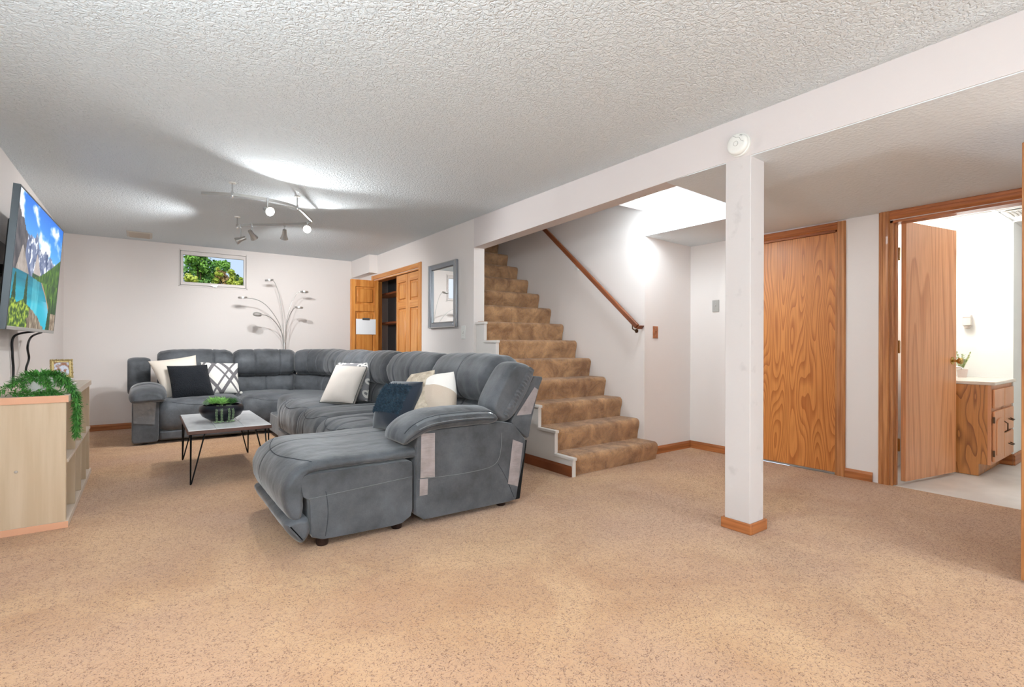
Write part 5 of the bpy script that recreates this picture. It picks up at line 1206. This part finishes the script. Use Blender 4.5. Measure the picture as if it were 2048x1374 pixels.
def block(N, L, uv, b):
    s = N.new('ShaderNodeSeparateXYZ'); L.new(uv, s.inputs[0]); v = math_(N, L, 'LESS_THAN', s.outputs[1], .62); v2 = math_(N, L, 'GREATER_THAN', s.outputs[1], .22)
    mx = N.new('ShaderNodeMix'); mx.data_type = 'RGBA'; L.new(v, mx.inputs[0]); mx.inputs[6].default_value = (*lin((242, 236, 230)), 1); mx.inputs[7].default_value = (*lin((204, 186, 168)), 1)
    L.new(mx.outputs[2], b.inputs['Base Color'])
def leafy(N, L, uv, b):
    v = N.new('ShaderNodeTexVoronoi'); v.inputs['Scale'].default_value = 6; L.new(uv, v.inputs['Vector']); r = N.new('ShaderNodeValToRGB'); r.color_ramp.interpolation = 'CONSTANT'
    r.color_ramp.elements[0].color = (*lin((120, 118, 120)), 1); r.color_ramp.elements[1].position = .2; r.color_ramp.elements[1].color = (*lin((226, 222, 216)), 1); e = r.color_ramp.elements.new(.48); e.color = (*lin((138, 136, 138)), 1)
    L.new(v.outputs['Distance'], r.inputs[0]); L.new(r.outputs[0], b.inputs['Base Color'])
cream = mat('cream_cotton', (226, 214, 200), .95, bump=.3, bscale=260, bdist=.003)
pillow('throw_pillow', (.03, 7.14, .875), (.50, 7.22, .94), (.55, 6.98, .47), (.19, 6.93, .44), .19, cream, 'large cream pillow leaning behind the black one on the left seat', .06, seed=1)
blk, bP, bN = pillow('throw_pillow', (.20, 6.98, .825), (.60, 7.00, .83), (.665, 6.82, .462), (.25, 6.80, .442), .21, mat('black_fur', (17, 21, 28), .95, bump=1, bscale=90, bdist=.012, sheen=.05), 'black fuzzy pillow in front of the cream pillow on the left seat', .05, wr=.008, seed=2)
dm, dP, dN = pillow('throw_pillow', (.545, 7.16, .855), (.945, 7.16, .835), (.945, 7.0, .47), (.60, 7.0, .47), .17, uvmat('lattice_fabric', diamond), 'white pillow with grey diamond lattice beside the black pillow', .04, seed=3)
merge(MB(), sphere((.96, 6.99, .475), .018, 10, 8)).build('tassel', mat('tassel', (224, 220, 212), .95, bump=1, bscale=200), dm, smooth='all')
pillow('throw_pillow', (1.72, 5.62, .875), (1.96, 5.22, .885), (1.86, 5.08, .49), (1.60, 5.42, .49), .12, uvmat('leaf_fabric', leafy), 'grey and white patterned pillow hidden behind the linen pillow', .04, seed=4)
pillow('throw_pillow', (1.66, 5.46, .85), (1.885, 5.16, .832), (1.69, 5.01, .475), (1.44, 5.29, .48), .12, mat('oatmeal_linen', (214, 204, 195), .95, bump=.4, bscale=200, bdist=.003), 'oatmeal linen pillow with dark piping at the middle of the sofa', .03, piping=mat('dark_piping', (70, 74, 70), .8), gusset=.03, seed=5)
nvm = mat('navy_velvet', (26, 36, 50), .8, sheen=.4)
nv_, nP, nN = pillow('throw_pillow', (1.45, 3.47, .81), (1.53, 3.13, .825), (1.375, 3.12, .495), (1.30, 3.45, .49), .22, nvm, 'navy pillow with a shaggy centre in front of the knit pillow', .03, seed=6)
b = MB(); rr = random.Random(9)
for i in range(2600):
    u, v = rr.uniform(-.86, .86), rr.uniform(-.45, .72)
    p = nP(u, v, 1); d = nN+Vector([rr.gauss(0, .8) for _ in range(3)]); d.normalize(); e2 = d.orthogonal().normalized()*.0022; ln = .013+.010*rr.random()
    p2 = p+d*ln*.6; p3 = p2+(d+Vector([rr.gauss(0, .9) for _ in range(3)])).normalized()*ln*.5
    e3 = d.cross(e2)
    b.add([p+e2, p-e2*.5+e3*.9, p-e2*.5-e3*.9, p2+e2, p2-e2*.5+e3*.9, p2-e2*.5-e3*.9, p3], [(0, 1, 4, 3), (1, 2, 5, 4), (2, 0, 3, 5), (3, 4, 6), (4, 5, 6), (5, 3, 6)])
b.build('shag_tufts', mat('navy_yarn', (34, 52, 66), .9, var=(54, 76, 92), vscale=60), nv_, kind='stuff', fix=False)
pillow('throw_pillow', (1.575, 3.42, .86), (1.655, 3.20, .90), (1.50, 3.05, .52), (1.43, 3.38, .50), .17, mat('knit_wool', (214, 200, 180), .95, var=(176, 160, 140), vscale=26, bump=1, bscale=45, bdist=.016), 'chunky beige knit pillow between the navy and colour-block pillows', .03, wr=.008, seed=7)
pillow('throw_pillow', (1.68, 3.34, .85), (1.74, 3.08, .89), (1.69, 2.99, .56), (1.50, 3.26, .52), .24, uvmat('block_fabric', block, bump=.5, bscale=120), 'white and beige colour-block pillow nearest the right arm', .09, wr=.008, seed=8)

# tidy helper property
for o in bpy.data.objects:
    if '_o' in o.keys(): del o['_o']
